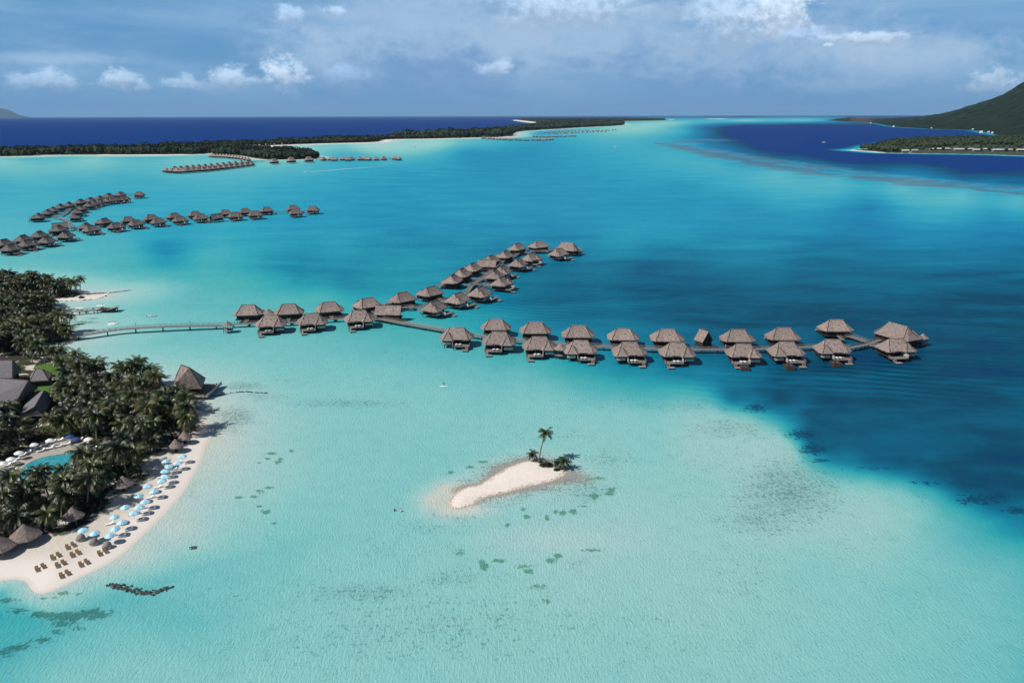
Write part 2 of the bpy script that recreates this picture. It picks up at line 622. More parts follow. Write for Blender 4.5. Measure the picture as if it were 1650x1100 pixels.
# bed colour below, sky mirrored above; wave slopes keep the mirror share small even far out
dif = T.new("ShaderNodeBsdfDiffuse")
glo = T.new("ShaderNodeBsdfGlossy")
glo.inputs["Roughness"].default_value = 0.24
fre = T.new("ShaderNodeFresnel")
fre.inputs["IOR"].default_value = 1.33
mxs = T.new("ShaderNodeMixShader")
T.link(col, dif.inputs["Color"])
T.link((E(m.node_tree, fre.outputs[0]) * 0.8).mini(0.075), mxs.inputs[0])
T.link(dif.outputs[0], mxs.inputs[1])
T.link(glo.outputs[0], mxs.inputs[2])
for n in list(m.node_tree.nodes):
    if n.type == 'OUTPUT_MATERIAL':
        T.link(mxs.outputs[0], n.inputs["Surface"])
m.node_tree.nodes.remove(p)
r1 = T.noise(T.mapping(v, (1.0, 0.30, 1), rot=(0, 0, R(30))), 2.0, 4, 0.65, 0.3)
r2 = T.noise(T.mapping(v, (1.0, 0.5, 1), rot=(0, 0, R(-15))), 0.28, 3, 0.55, 0.3)
sw = T.wave(T.mapping(v, (1, 1, 1), rot=(0, 0, R(12))), 0.05, 9.0, 2.5, 0.2)
h = r1 * 0.5 * near.ss(0.0, 1.0, 0.35, 1.0) + r2 * near.ss(0.2, 0.9, 0.8, 0.22) + sw * swell * 2.0
wn = T.bump(h, 0.8, 0.7)
for q_ in (dif, glo, fre):
    T.link(wn, q_.inputs["Normal"])
mats["water"] = m

# foliage
def foliage(name, a, b, scale=0.6, rough=0.5, trans=0.0):
    m, T, p = material(name)
    v = T.pos()
    ri = T.new("ShaderNodeObjectInfo").outputs["Random"]
    n = T.noise(v, scale, 4, 0.6) + E(m.node_tree, ri) * 0.35 - 0.17
    T.link(T.mix(n.ss(0.3, 0.72), a, b), p.inputs["Base Color"])
    p.inputs["Roughness"].default_value = rough
    p.inputs["Specular IOR Level"].default_value = 0.35
    return m


mats["frond"] = foliage("palm_frond", (0.006, 0.014, 0.003), (0.050, 0.068, 0.014), 0.9, 0.42)
mats["frond_yellow"] = foliage("yellow_palm_frond", (0.014, 0.020, 0.004), (0.100, 0.102, 0.026), 0.9, 0.45)
mats["dead"] = foliage("dead_palm_frond", (0.05, 0.034, 0.018), (0.16, 0.11, 0.06), 0.9, 0.8)
mats["bush"] = foliage("bush_leaf", (0.008, 0.016, 0.005), (0.030, 0.048, 0.011), 0.5, 0.5)
mats["far_tree"] = foliage("far_tree", (0.006, 0.014, 0.008), (0.030, 0.048, 0.018), 0.03, 0.9)
mats["trunk"] = simple("palm_trunk", (0.20, 0.17, 0.13), 0.3, 3, 0.9)
mats["timber"] = simple("dark_timber", (0.035, 0.026, 0.022), 0.3, 1.5, 0.8)
mats["deck"] = simple("weathered_deck", (0.20, 0.175, 0.16), 0.25, 2.0, 0.85)
mats["rail"] = simple("weathered_rail", (0.24, 0.21, 0.19), 0.2, 2.0, 0.8)
mats["white"] = simple("white_paint", (0.78, 0.78, 0.76), 0.06, 1.5, 0.5)
mats["screen"] = simple("pale_screen", (0.36, 0.35, 0.34), 0.15, 1.5, 0.7)
mats["cushion"] = simple("white_cushion", (0.74, 0.73, 0.70), 0.06, 1.5, 0.85)
mats["teak"] = simple("brown_teak", (0.17, 0.11, 0.05), 0.3, 3, 0.65)
mats["orange"] = simple("orange_fabric", (0.55, 0.16, 0.05), 0.15, 2, 0.8)
mats["blue"] = simple("pale_blue_canvas", (0.26, 0.53, 0.67), 0.08, 1.2, 0.8)
mats["blue_light"] = simple("light_blue_canvas", (0.47, 0.68, 0.76), 0.08, 1.2, 0.8)
mats["navy"] = simple("navy_canvas", (0.03, 0.06, 0.20), 0.1, 2, 0.8)
mats["glass"] = simple("dark_glass", (0.02, 0.03, 0.04), 0.1, 1, 0.12, spec=0.6)
mats["rock"] = simple("dark_rock", (0.055, 0.065, 0.062), 0.6, 1.8, 0.9, 0.5)
mats["stone"] = simple("pale_paving", (0.36, 0.33, 0.29), 0.2, 0.8, 0.9)
mats["lawn"] = simple("lawn_grass", (0.065, 0.14, 0.018), 0.3, 0.7, 0.95)
mats["skin"] = simple("skin", (0.42, 0.25, 0.17), 0.1, 2, 0.6)
mats["hair"] = simple("dark_hair", (0.02, 0.014, 0.01), 0.2, 4, 0.6)
mats["cloth"] = simple("dark_cloth", (0.03, 0.04, 0.07), 0.2, 4, 0.9)
mats["red_cloth"] = simple("white_cloth", (0.7, 0.7, 0.7), 0.1, 4, 0.9)
mats["foam"] = simple("white_foam", (0.8, 0.83, 0.84), 0.1, 0.3, 0.9)

m, T, p = material("thatch")
v = T.obj()
ri = E(m.node_tree, T.new("ShaderNodeObjectInfo").outputs["Random"])
n1 = T.noise(T.mapping(v, (1, 1, 0.45)), 1.5, 8, 0.85)
n2 = T.noise(v, 0.45, 3, 0.5)
c = T.mix(n1.ss(0.34, 0.66), (0.085, 0.064, 0.055), (0.49, 0.385, 0.34))
c = T.mix(n2.ss(0.35, 0.7) * 0.35, c, (0.155, 0.14, 0.135))
c = T.mix(ri * 0.45, c, (0.15, 0.12, 0.112))
T.link(c, p.inputs["Base Color"])
p.inputs["Roughness"].default_value = 0.95
p.inputs["Specular IOR Level"].default_value = 0.1
T.link(T.bump(n1, 0.9, 0.25), p.inputs["Normal"])
mats["thatch"] = m
mats["ridge"] = simple("thatch_ridge", (0.07, 0.055, 0.052), 0.3, 3, 0.95)

m, T, p = material("slate_shingle")
v = T.obj()
n1 = T.noise(v, 2.6, 7, 0.8)
bands = T.wave(T.mapping(v, (1, 1, 1)), 0.9, 1.5, 2, 2)
T.link(T.mix((n1 * 0.8 + bands * 0.2).ss(0.35, 0.62), (0.065, 0.062, 0.068), (0.20, 0.19, 0.20)), p.inputs["Base Color"])
p.inputs["Roughness"].default_value = 0.85
T.link(T.bump(n1, 0.8, 0.15), p.inputs["Normal"])
mats["shingle"] = m

m, T, p = material("pool_water")
v = T.pos()
T.link(T.mix(T.vor(v, 1.2).ss(0.2, 0.7), (0.02, 0.22, 0.27), (0.05, 0.33, 0.37)), p.inputs["Base Color"])
p.inputs["Roughness"].default_value = 0.08
p.inputs["IOR"].default_value = 1.33
T.link(T.bump(T.noise(v, 1.8, 3), 0.3, 0.1), p.inputs["Normal"])
mats["pool"] = m

m, T, p = material("island_slope")
v = T.pos()
sl = T.attr("bare")
n1, n2 = T.noise(v, 0.012, 8, 0.72), T.noise(v, 0.0035, 4, 0.6)
c = T.mix(n1.ss(0.35, 0.68), (0.003, 0.009, 0.006), (0.034, 0.056, 0.020))
c = T.mix(n2.ss(0.4, 0.7) * 0.5, c, (0.010, 0.022, 0.013))
c = T.mix((sl + (n1 - 0.5) * 1.2).ss(0.55, 0.8) * 0.8, c, (0.11, 0.075, 0.055))
T.link(c, p.inputs["Base Color"])
p.inputs["Roughness"].default_value = 0.95
p.inputs["Specular IOR Level"].default_value = 0.1
T.link(T.bump(n1, 1.0, 60), p.inputs["Normal"])
mats["slope"] = m

# ------------------------------------------------------------------ coast lines (read off the photograph, laid on the sea plane)
RESORT = [(-900, 470), (-250, 446), (0, 452), (60, 458), (110, 466), (134, 471), (160, 471), (178, 472.5), (162, 480.6), (131, 484), (105, 484.8),
          (70, 485.5), (48, 487), (60, 491.5), (91, 492), (97, 505), (99, 521), (113, 534.6), (121, 544), (113, 553), (82, 562), (74, 568), (100, 581),
          (130, 592), (200, 602), (255, 611), (285, 627), (296, 641), (311, 644), (320, 650), (329, 673), (339, 690), (341, 700), (334, 713),
          (328, 732), (319, 753), (309, 771), (300, 787), (287, 804), (271, 822), (240, 854), (200, 891), (167, 912), (131, 929), (102, 944),
          (81, 953), (62, 956), (50, 949), (43.6, 938), (29, 933), (0, 935), (-150, 950), (-500, 990), (-1400, 1050), (-2400, 800)]
ISLET = [(721, 815), (728, 800), (741, 789), (757, 783), (772, 780), (790, 769), (814, 755), (838, 745), (862, 741), (880, 744), (897, 752), (913, 760),
         (902, 770), (882, 777), (850, 784), (814, 794), (790, 799), (772, 807), (756, 816), (734, 820)]
MOTU = [(-1500, 268), (-700, 258), (0, 252.6), (60, 250.6), (130, 250), (185, 250.4), (240, 250.2), (300, 249.5), (345, 247), (372, 241), (400, 237),
        (430, 236), (470, 234.2), (540, 232), (600, 230.5), (626, 228.5), (634, 225.5), (680, 224.8), (760, 223), (815, 221.5), (829, 219),
        (832, 214), (850, 211), (900, 208), (940, 205.5), (1000, 202.3), (1006, 199.5), (985, 197.4), (1010, 195.3), (1060, 194.4),
        (1080, 193.2), (1072, 192), (1000, 191.8), (930, 191.9), (870, 192.6), (840, 193.2), (826, 193.9), (842, 196.6), (868, 200.0), (858, 204.5), (830, 209.5), (760, 215.5), (700, 219), (625, 223), (500, 228.5),
        (400, 234), (250, 241), (180, 243.5), (0, 246.8), (-700, 250), (-1500, 256)]
SPIT = [(340, 249), (352, 244.5), (380, 242.5), (410, 243.5), (450, 246.5), (500, 250.5), (516, 254), (500, 257), (450, 258), (425, 257.5), (404, 255), (392, 252.5), (372, 250.5)]
HOTEL_ISLE = [(1369, 242), (1400, 244.5), (1420, 246.2), (1487, 247.5), (1590, 249), (1660, 251.5), (1900, 257), (2600, 262), (2600, 240), (1900, 230),
              (1650, 227), (1560, 226), (1480, 227), (1430, 231), (1405, 236), (1392, 240)]
MAIN = [(1328, 193.2), (1352, 195.3), (1395, 197.6), (1415, 199.5), (1440, 204), (1492, 207.5), (1565, 210), (1590, 213.5), (1610, 217.5), (1650, 222),
        (1900, 232), (3200, 240), (5200, 205), (2600, 189.5), (1800, 189.3), (1470, 191.0), (1400, 191.4), (1350, 192)]
RIGHT_HILL = None


def W(poly, n=4):
    return smooth_poly([at(*q) for q in poly], n)


WP = {"resort": W(RESORT), "islet": W(ISLET), "motu": W(MOTU, 3), "spit": W(SPIT), "hotel": W(HOTEL_ISLE), "main": W(MAIN, 3)}

# ------------------------------------------------------------------ the lagoon
CTRL = """0,190,100 400,190,100 800,190,100 0,230,100 300,220,100 600,208,100 800,199,100 -150,200,100 0,258,36 150,256,35 300,256,38 0,300,50 200,290,50
470,240,25 600,234,22 700,230,26 780,228,45 560,250,50 750,245,60 900,228,56 850,240,62 950,212,40 1000,205,30 1080,198,32 1200,194,34 1300,194,40
1200,188,97 1000,188,97 1400,188,97 1600,188,100 1050,230,52 1100,212,52 1100,203,48 1180,215,98 1200,203,97 1300,202,100 1300,230,100 1450,225,100 1500,255,100 1600,270,98 1350,255,100
1230,240,95 1140,222,80 1130,205,75 1250,258,80 1400,274,82 1550,288,82 1640,296,78 1250,277,46 1350,290,46 1450,303,43 1550,312,43 1640,322,45 1150,262,50 1100,250,50
1400,330,66 1600,345,62 1640,400,74 1400,380,70 1200,330,62 1100,300,60 950,280,60 800,280,62 650,275,57 550,290,56 450,300,53 300,300,49 120,300,50
0,350,45 150,400,45 350,380,52 265,411,62 210,398,48 330,415,49 420,420,58 480,438,66 560,450,66 520,472,50 400,470,45 250,450,42 150,450,40 200,500,35 300,500,38
450,478,45 620,430,62 650,380,65 700,330,60 600,350,62 550,400,58 800,350,62 900,350,63 1000,330,62 1100,380,62 1200,400,67 1250,425,74 1000,400,64 950,430,77
1030,430,82 1120,440,83 1160,470,87 1000,470,81 900,470,82 850,480,78 780,490,68 720,500,58 650,520,50 600,540,44 700,552,43 760,575,42 850,600,40 950,500,79 1000,512,76
1100,510,83 1200,500,89 1300,480,87 1300,440,83 1400,430,78 1500,420,76 1600,450,84 1600,520,92 1450,500,87 1350,530,91 950,585,60 1000,605,59 1100,604,68 1050,617,56
1200,622,76 1180,642,70 1250,650,82 1300,640,85 1400,640,90 1500,620,92 1640,620,96 1640,700,94 1500,680,90 1400,700,89 1500,740,86 1350,720,87 1310,712,90 1640,785,88 1600,760,88
1100,642,39 1150,655,37 1200,670,35 1250,694,33 1280,722,33 1300,750,36 1350,762,45 1400,772,43 1450,780,45 1500,795,48 1550,818,54 1600,838,60 1640,855,64 1345,735,80 1400,746,80
1450,757,78 1500,770,79 1550,788,82 1600,808,83 1640,900,42 1640,1000,37 1640,1090,38 1500,850,36 1450,950,33 1300,900,29 1300,1050,30 1150,980,26 1100,880,25 1000,950,26
1000,1080,29 800,1000,28 700,900,29 500,930,32 550,1000,30 400,1080,30 650,1090,30 250,1080,30 100,1090,33 30,1060,41 0,985,50 200,1000,37 200,960,40 310,970,36
300,1000,38 350,920,35 450,880,35 350,840,31 400,780,25 380,720,20 450,700,28 550,720,31 600,800,31 560,620,32 450,600,33 350,590,34 250,560,35 200,545,33 150,560,31
600,590,35 700,640,33 800,650,34 900,640,35 1000,650,35 900,690,30 1050,720,30 1150,780,27 1020,820,25 950,860,22 800,850,27 1180,850,25 400,660,22 370,640,22
340,620,27 700,740,32 660,780,32 740,850,31 100,500,30 130,515,28 50,990,48 120,968,41 1650,550,93 1550,590,94"""
CTRL = np.array([[float(a) for a in t.split(",")] for t in CTRL.split()])


def uv(x, y):
    return np.stack([x, y + 150 * np.log(np.maximum(y - 180, 4) / 10)], -1)


def field(P, vals, x, y, c=12.0):
    A = uv(P[:, 0], P[:, 1])
    D = np.sqrt(((A[:, None] - A[None]) ** 2).sum(-1) + c * c)
    wts = np.linalg.solve(D + np.eye(len(A)) * 0.5, vals - vals.mean())
    out = np.full(x.shape, vals.mean())
    B = uv(x, y)
    for i in range(len(A)):
        out += wts[i] * np.sqrt((B[:, 0] - A[i, 0]) ** 2 + (B[:, 1] - A[i, 1]) ** 2 + c * c)
    return out


def blobs(lst, x, y, p=2.0):
    out = np.zeros(x.shape)
    for b in lst:
        bx, by, rx, ry = b[:4]
        s = b[4] if len(b) > 4 else 1.0
        r = ((x - bx) / rx) ** 2 + ((y - by) / ry) ** 2
        out = np.maximum(out, s * np.exp(-np.power(r, p / 2 + 0.0) * 0.9))
    return out


def line_px(pts, x, y, w):
    best = np.full(x.shape, 1e9)
    for (a, b) in zip(pts[:-1], pts[1:]):
        ex, ey = b[0] - a[0], b[1] - a[1]
        t = np.clip(((x - a[0]) * ex + (y - a[1]) * ey) / (ex * ex + ey * ey), 0, 1)
        ww = a[2] * (1 - t) + b[2] * t
        best = np.minimum(best, np.hypot((x - a[0] - t * ex) * 0.3, y - a[1] - t * ey) / ww)
    return np.exp(-best ** 2)


radii = [4, 20, 45, 70, 90, 105]
while radii[-1] < 560: radii.append(radii[-1] * 1.0042)
while radii[-1] < 3000: radii.append(radii[-1] * 1.010)
while radii[-1] < 95000: radii.append(radii[-1] * 1.035)
th = np.concatenate([np.linspace(-180, -46, 34, endpoint=False), np.linspace(-46, 46, 860, endpoint=False), np.linspace(46, 180, 34, endpoint=False)])
rr, tt = np.meshgrid(np.array(radii), np.radians(th), indexing='ij')
X, Y = (rr * np.sin(tt)).ravel(), (rr * np.cos(tt)).ravel()
nr, nt_ = rr.shape
ii = np.arange(nr - 1)[:, None] * nt_
jj = np.arange(nt_)[None]
j2 = (jj + 1) % nt_
F = np.stack([ii + jj, ii + j2, ii + nt_ + j2, ii + nt_ + jj], -1).reshape(-1, 4)[:, ::-1]
fwd = np.where(np.abs(np.tile(np.degrees(tt[0]), nr)) < 60, 1, 0)
Yc = np.where(fwd == 1, Y, np.abs(Y) * 0 + np.hypot(X, Y) * 0.5)
Xc = np.where(fwd == 1, X, np.sign(X) * np.hypot(X, Y) * 0.86)
x_, y_ = px_of(Xc, np.maximum(Yc, 20))
xs, ys = np.clip(x_, -250, 1800), np.clip(y_, 187.5, 1180)
depth = field(CTRL, CTRL[:, 2] / 100, xs, ys)
# dark pools and pale bars
depth += 0.07 * blobs([(1215, 657, 18, 9), (1290, 696, 26, 10), (1312, 722, 18, 8), (1385, 652, 26, 7), (1320, 665, 25, 6), (1570, 716, 26, 7), (1520, 658, 60, 9), (1460, 660, 40, 8), (1330, 620, 30, 5)], xs, ys)
depth = np.clip(depth * 1.02, 0.02, 1.0)
depth = np.where(ys > 540, np.maximum(depth, 0.245 + 0.0 * xs) * 0.7 + 0.3 * depth, depth)
depth = np.maximum(depth, 0.20)
depth = np.where(ys > 325, np.minimum(depth, 0.90), np.where(depth > 0.9, 0.9 + (depth - 0.9) * 1.6, depth))
ocean = (xs < 885) & (ys < np.interp(xs, [-200, 0, 250, 400, 500, 625, 700, 760, 830, 860, 885], [251.5, 249.5, 246, 235.5, 231, 225.5, 222, 218.5, 212, 202, 192])) & (np.abs(np.degrees(np.arctan2(X, Y))) < 60)
depth = np.where(ocean, 1.06, depth)
for key, k0, k1 in (("resort", 0.12, 0.0078), ("islet", 0.08, 0.028), ("motu", 0.10, 0.0035), ("spit", 0.08, 0.012), ("hotel", 0.30, 0.010), ("main", 0.50, 0.006)):
    sd = np.maximum(-signed(WP[key], X, Y), 0)
    if key == "resort":
        # the beach bend shelves quickly, the long bay side gently
        k1 = np.interp(ys, [740, 880, 935, 960], [0.0085, 0.0095, 0.022, 0.030])
        k1 = k1 + 0.03 * np.clip((75 - xs) / 40, 0, 1) * np.clip((ys - 900) / 30, 0, 1)
    elif key == "motu":   # ocean side drops at once
        k1 = np.where(ocean, 0.03, 0.0035)
    lim = k0 + sd * k1
    if key in ("islet", "resort"):
        depth = np.minimum(depth, lim) - 0.04 * np.exp(-((depth - lim) / 0.08) ** 2)
    else:
        depth = np.minimum(depth, lim)
depth_cap = 1.06
s_is = -signed(WP["islet"], X, Y)
# pale shoal trailing from the near-left tip of the islet
depth = depth * (1 - 0.80 * blobs([(702, 806, 26, 15), (740, 823, 42, 8), (720, 791, 24, 14)], xs, ys))
depth = depth - 0.06 * blobs([(880, 870, 150, 22), (350, 690, 45, 60), (300, 850, 40, 30), (230, 900, 40, 20)], xs, ys)
depth = np.clip(depth, 0.03, 1.06)
rubble = blobs([(378, 672, 36, 20, 1.0), (372, 690, 22, 12, 0.8), (392, 622, 42, 8, 0.9), (430, 640, 60, 9, 0.6), (560, 650, 110, 10, 0.75), (470, 612, 90, 14, 0.35),
                (1270, 790, 90, 60, 1.0), (1230, 830, 80, 40, 0.8), (1180, 690, 90, 22, 0.7), (1120, 655, 100, 14, 0.6), (1000, 650, 130, 12, 0.5), (960, 610, 120, 10, 0.45),
                (580, 955, 120, 22, 0.75), (740, 930, 90, 20, 0.6), (700, 1010, 330, 70, 0.5), (1050, 1030, 260, 70, 0.32), (520, 1050, 300, 50, 0.35), (350, 960, 120, 20, 0.3),
                (920, 905, 40, 7, 0.5), (1200, 930, 120, 60, 0.35), (940, 790, 60, 26, 0.7), (860, 742, 90, 16, 0.5), (700, 850, 90, 14, 0.5), (1100, 800, 160, 120, 0.22),
                (300, 760, 30, 90, 0.35), (420, 500, 60, 20, 0.3), (350, 480, 90, 12, 0.3), (1500, 800, 150, 20, 0.3), (600, 730, 250, 90, 0.16)], xs, ys)
rubble = np.maximum(rubble, 0.75 * np.exp(-((s_is - 3.5) / 3.5) ** 2))
rubble = np.maximum(rubble, blobs([(1330, 720, 60, 40, .3), (1150, 740, 120, 60, .35), (1350, 880, 120, 50, .3), (900, 700, 160, 30, .35), (980, 740, 60, 30, .55), (640, 880, 120, 30, .35), (960, 850, 120, 20, .25)], xs, ys))
rubble = rubble * (1 - 0.95 * np.clip(blobs([(705, 806, 34, 18), (738, 820, 46, 9), (722, 790, 26, 12)], xs, ys) * 1.3, 0, 1))
weed = blobs([(907, 825.5, 6, 5), (924, 824, 7, 5), (881, 834, 5, 5), (849, 833, 6, 4), (818, 845, 4, 4), (959, 799, 9, 5), (986, 789, 8, 4), (982, 796, 8, 3), (842, 820, 6, 3),
              (725, 761, 6, 3), (757, 752, 7, 3), (778, 744, 9, 2), (952, 772, 10, 3, .7), (940, 815, 10, 3, .8), (970, 770, 14, 3, .7), (895, 824, 5, 3),
              (449, 744, 8, 3), (438, 730, 8, 2.5), (431, 738, 6, 2), (452, 739, 5, 2), (419, 791, 6, 3.5), (433, 785, 8, 2.5), (385, 801, 8, 2.5), (409, 800, 7, 2.5),
              (428, 824, 7, 4), (418, 815, 5, 2), (440, 842, 6, 2.5, .8), (470, 726, 4, 2), (416, 745, 5, 2, .7),
              (150, 988, 34, 9), (110, 992, 34, 9), (70, 990, 28, 7, .85), (100, 1004, 30, 7, .8), (30, 984, 20, 5, .8), (15, 966, 26, 6, .7), (30, 1042, 28, 8, .8),
              (70, 1030, 22, 6, .7), (95, 1016, 16, 6, .7), (110, 955, 26, 4, .8), (75, 963, 25, 3, .6), (5, 1052, 20, 7, .7), (125, 1013, 14, 5, .6),
              (781, 912, 10, 6), (776, 905, 7, 4, .8), (805, 903, 14, 4, .7), (852, 920, 12, 5, .8), (845, 912, 18, 4, .6), (900, 895, 9, 5, .9), (888, 903, 10, 6, .7), (960, 886, 22, 3, .7),
              (866, 945, 16, 8, .6), (880, 968, 12, 6, .55), (740, 890, 16, 6, .6), (380, 960, 20, 3, .5), (1000, 905, 10, 3, .5),
              (1265, 790, 40, 25, .3), (1570, 805, 40, 10, .7), (1640, 822, 25, 8, .8), (1290, 700, 26, 9, .75), (1310, 724, 24, 10, .8), (1322, 742, 20, 3, .8), (1218, 657, 24, 9, .7), (1400, 755, 60, 5, .42), (1500, 778, 60, 6, .45), (1600, 800, 30, 8, .6),
              (135, 519, 26, 3, .7), (150, 513, 18, 2, .6), (118, 526, 10, 4, .7)], xs, ys)
REEFLINE = [(1060, 232, 2.5), (1100, 238, 5), (1150, 249, 6.5), (1200, 259, 6), (1250, 269, 6), (1300, 276, 6), (1335, 281, 4), (1400, 286, 5), (1450, 292, 6), (1500, 297, 5),
            (1550, 302, 3.5), (1600, 308, 3.2), (1700, 318, 3)]
reef = line_px(REEFLINE, xs, ys, 1) * (x_ < 2000)
reef = np.maximum(reef, 0.5 * line_px([(1140, 241, 4), (1250, 260, 5), (1350, 273, 4), (1480, 289, 4), (1600, 300, 4), (1700, 309, 4)], xs, ys, 1))
reef = np.maximum(reef, blobs([(1130, 226, 50, 2, .7), (1100, 232, 40, 3, .6)], xs, ys))
swell = blobs([(1000, 485, 200, 30), (900, 500, 90, 22, .9), (1450, 610, 220, 50, 1), (1250, 520, 250, 40, .6), (1550, 500, 200, 80, .5)], xs, ys)
brown = 0.8 * np.exp(-(s_is / 2.6) ** 2) + blobs([(935, 772, 38, 14, .7), (890, 790, 60, 7, .45), (800, 752, 50, 9, .5), (850, 742, 40, 5, .4), (720, 788, 30, 14, .35)], xs, ys) + 0.4 * blobs([(378, 668, 30, 14)], xs, ys)
brown *= 1 - 0.95 * np.clip(blobs([(705, 806, 34, 18), (738, 820, 40, 7)], xs, ys) * 1.3, 0, 1)
near = np.clip((900 - np.hypot(X, Y)) / 700, 0, 1)
Z = np.zeros_like(X)
me = grid_mesh("lagoon_water", np.stack([X, Y, Z], -1), F, mats["water"], {"depth": depth, "rubble": rubble, "weed": weed, "reef": reef, "swell": swell, "near": near, "brown": brown})
water = tag(obj("water", me), "turquoise lagoon and dark blue open sea", None, None, "structure")


# ------------------------------------------------------------------ land
def land(name, key, step, top, slope, mat, label, extra=None, zfun=None, margin=None, keep=-4.0):
    P = np.array([(p.x, p.y) for p in WP[key]])
    lo, hi = P.min(0) - 3 * step, P.max(0) + 3 * step
    if margin is not None:
        lo, hi = np.maximum(lo, margin[0]), np.minimum(hi, margin[1])
    gx, gy = np.arange(lo[0], hi[0], step), np.arange(lo[1], hi[1], step)
    XX, YY = np.meshgrid(gx, gy, indexing='ij')
    sh = XX.shape
    XX, YY = XX.ravel(), YY.ravel()
    sd = signed(WP[key], XX, YY)
    wob = (fbm(XX, YY, 9 * step, 3, 5) - 0.44)
    z = np.where(sd > 0, top * (1 - np.exp(-sd * slope / top)), sd * slope) + wob * min(0.25, top * 0.25) * np.clip(sd * slope, 0, 1)
    if zfun is not None:
        z = zfun(XX, YY, sd, z)
    idx = np.arange(XX.size).reshape(sh)
    a, b, c, d = idx[:-1, :-1], idx[1:, :-1], idx[1:, 1:], idx[:-1, 1:]
    Fq = np.stack([a, b, c, d], -1).reshape(-1, 4)
    Fq = Fq[(sd[Fq] > keep * 1.0).all(1)]
    used = np.unique(Fq)
    mp = -np.ones(XX.size, int)
    mp[used] = np.arange(len(used))
    V = np.stack([XX, YY, z], -1)[used]
    at_ = {"height": z[used]}
    if extra is not None:
        for kk, fn in extra.items():
            at_[kk] = fn(XX[used], YY[used], sd[used])
    o = obj(name, grid_mesh(name, V, mp[Fq], mat, at_))
    tag(o, label, None, None, "structure")
    return lambda x, y: float(np.interp(0, [0], [0])) if False else None


GROUVE = [(-900, 476), (0, 462), (60, 463), (100, 468), (128, 474), (128, 479), (100, 481.5), (45, 483), (40, 489), (88, 495), (92, 510), (96, 524), (109, 537), (115, 544),
          (108, 550), (78, 559), (69, 569), (100, 588), (140, 600), (200, 609), (258, 618), (285, 636), (300, 648), (312, 660), (316, 672), (322, 690), (308, 704),
          (294, 716), (268, 727), (240, 738), (226, 752), (236, 768), (228, 782), (200, 790), (184, 806), (168, 828), (150, 840), (125, 855), (88, 868), (62, 862),
          (20, 880), (0, 895), (-200, 915), (-700, 950), (-1800, 900), (-2100, 700)]
WGROVE = smooth_poly([at(*q) for q in GROUVE], 2)
LAND_TOP = 1.6


def land_z(x, y):
    sd = float(signed(WP["resort"], np.array([x]), np.array([y]))[0])
    return LAND_TOP * (1 - math.exp(-max(sd, 0) * 0.085 / LAND_TOP))


def islet_z(x, y):
    sd = float(signed(WP["islet"], np.array([x]), np.array([y]))[0])
    return 0.9 * (1 - math.exp(-max(sd, 0) * 0.16 / 0.9))


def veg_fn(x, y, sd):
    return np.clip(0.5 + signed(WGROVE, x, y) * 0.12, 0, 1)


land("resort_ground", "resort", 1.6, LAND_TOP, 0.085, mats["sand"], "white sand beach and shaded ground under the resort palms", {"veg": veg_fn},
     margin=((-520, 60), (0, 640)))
land("sand_islet", "islet", 0.45, 0.9, 0.16, mats["islet_sand"], "small bare sand islet alone in the shallow lagoon")

m, T, p = material("far_sand")
v = T.pos()
nn = T.noise(v, 0.02, 5)
T.link(T.mix(T.attr("veg").ss(0.3, 0.7), T.mix(nn.ss(0.3, 0.7), (0.60, 0.57, 0.51), (0.70, 0.67, 0.61)), (0.03, 0.045, 0.02)), p.inputs["Base Color"])
p.inputs["Roughness"].default_value = 0.95
mats["far_sand"] = m


def far_veg(x, y, sd):
    px, py = px_of(x, y)
    beach = 9 + 0 * px
    beach = np.where((px > 160) & (px < 300) & (py > 245), 22, beach)
    beach = np.where((px > 400) & (px < 830) & (py > 224 - (px - 500) * 0.012), 40, beach)
    beach = np.where((px > 820) & (px < 888) & (np.abs(py - (194.3 + (px - 828) * 0.115)) < 1.5), 900, beach)
    return np.clip(0.5 + (sd - beach) / 20, 0, 1)


land("barrier_island_ground", "motu", 14, 2.0, 0.05, mats["far_sand"], "long low barrier island between lagoon and ocean", {"veg": far_veg}, keep=-30, margin=((-2600, 1500), (3500, 19500)))
land("wooded_spit_ground", "spit", 6, 2.0, 0.12, mats["far_sand"], "low wooded spit off the barrier island", {"veg": lambda x, y, s: np.clip(0.5 + (s - 4) / 8, 0, 1)}, keep=-12)


def hotel_z(x, y, sd, z):
    px, py = px_of(x, y)
    ridge = np.clip((1700 - px) / 150, 0.0, 1) * np.clip((px - 1405) / 40, 0, 1)
    return z + np.clip((sd - np.where(px > 1452, 190, 40)) / 90, 0, 1) * (6 + 10 * np.exp(-((px - 1465) / 45) ** 2) + 6 * ridge)


land("hotel_isle_ground", "hotel", 12, 2.5, 0.08, mats["far_sand"], "low green isle with a row of hotel roofs", {"veg": lambda x, y, s: np.clip(0.5 + (s - np.where(px_of(x, y)[0] > 1425, 0, 12)) / 10, 0, 1)}, zfun=hotel_z, keep=-24,
     margin=((900, 1500), (3600, 4200)))

# the main island: a heightfield whose skyline rises to the right
SKY_MAIN = [(1326, 193), (1340, 191.5), (1370, 190.5), (1395, 192), (1420, 192.6), (1458, 190), (1485, 189.5), (1512, 185.5), (1541, 178), (1572, 168.5), (1600, 161), (1609, 157.6),
            (1626, 146.7), (1638, 139.4), (1650, 135), (1700, 118), (1800, 80), (1900, 40), (2000, 10), (2200, 0), (2500, 60), (3200, 150), (4200, 180)]


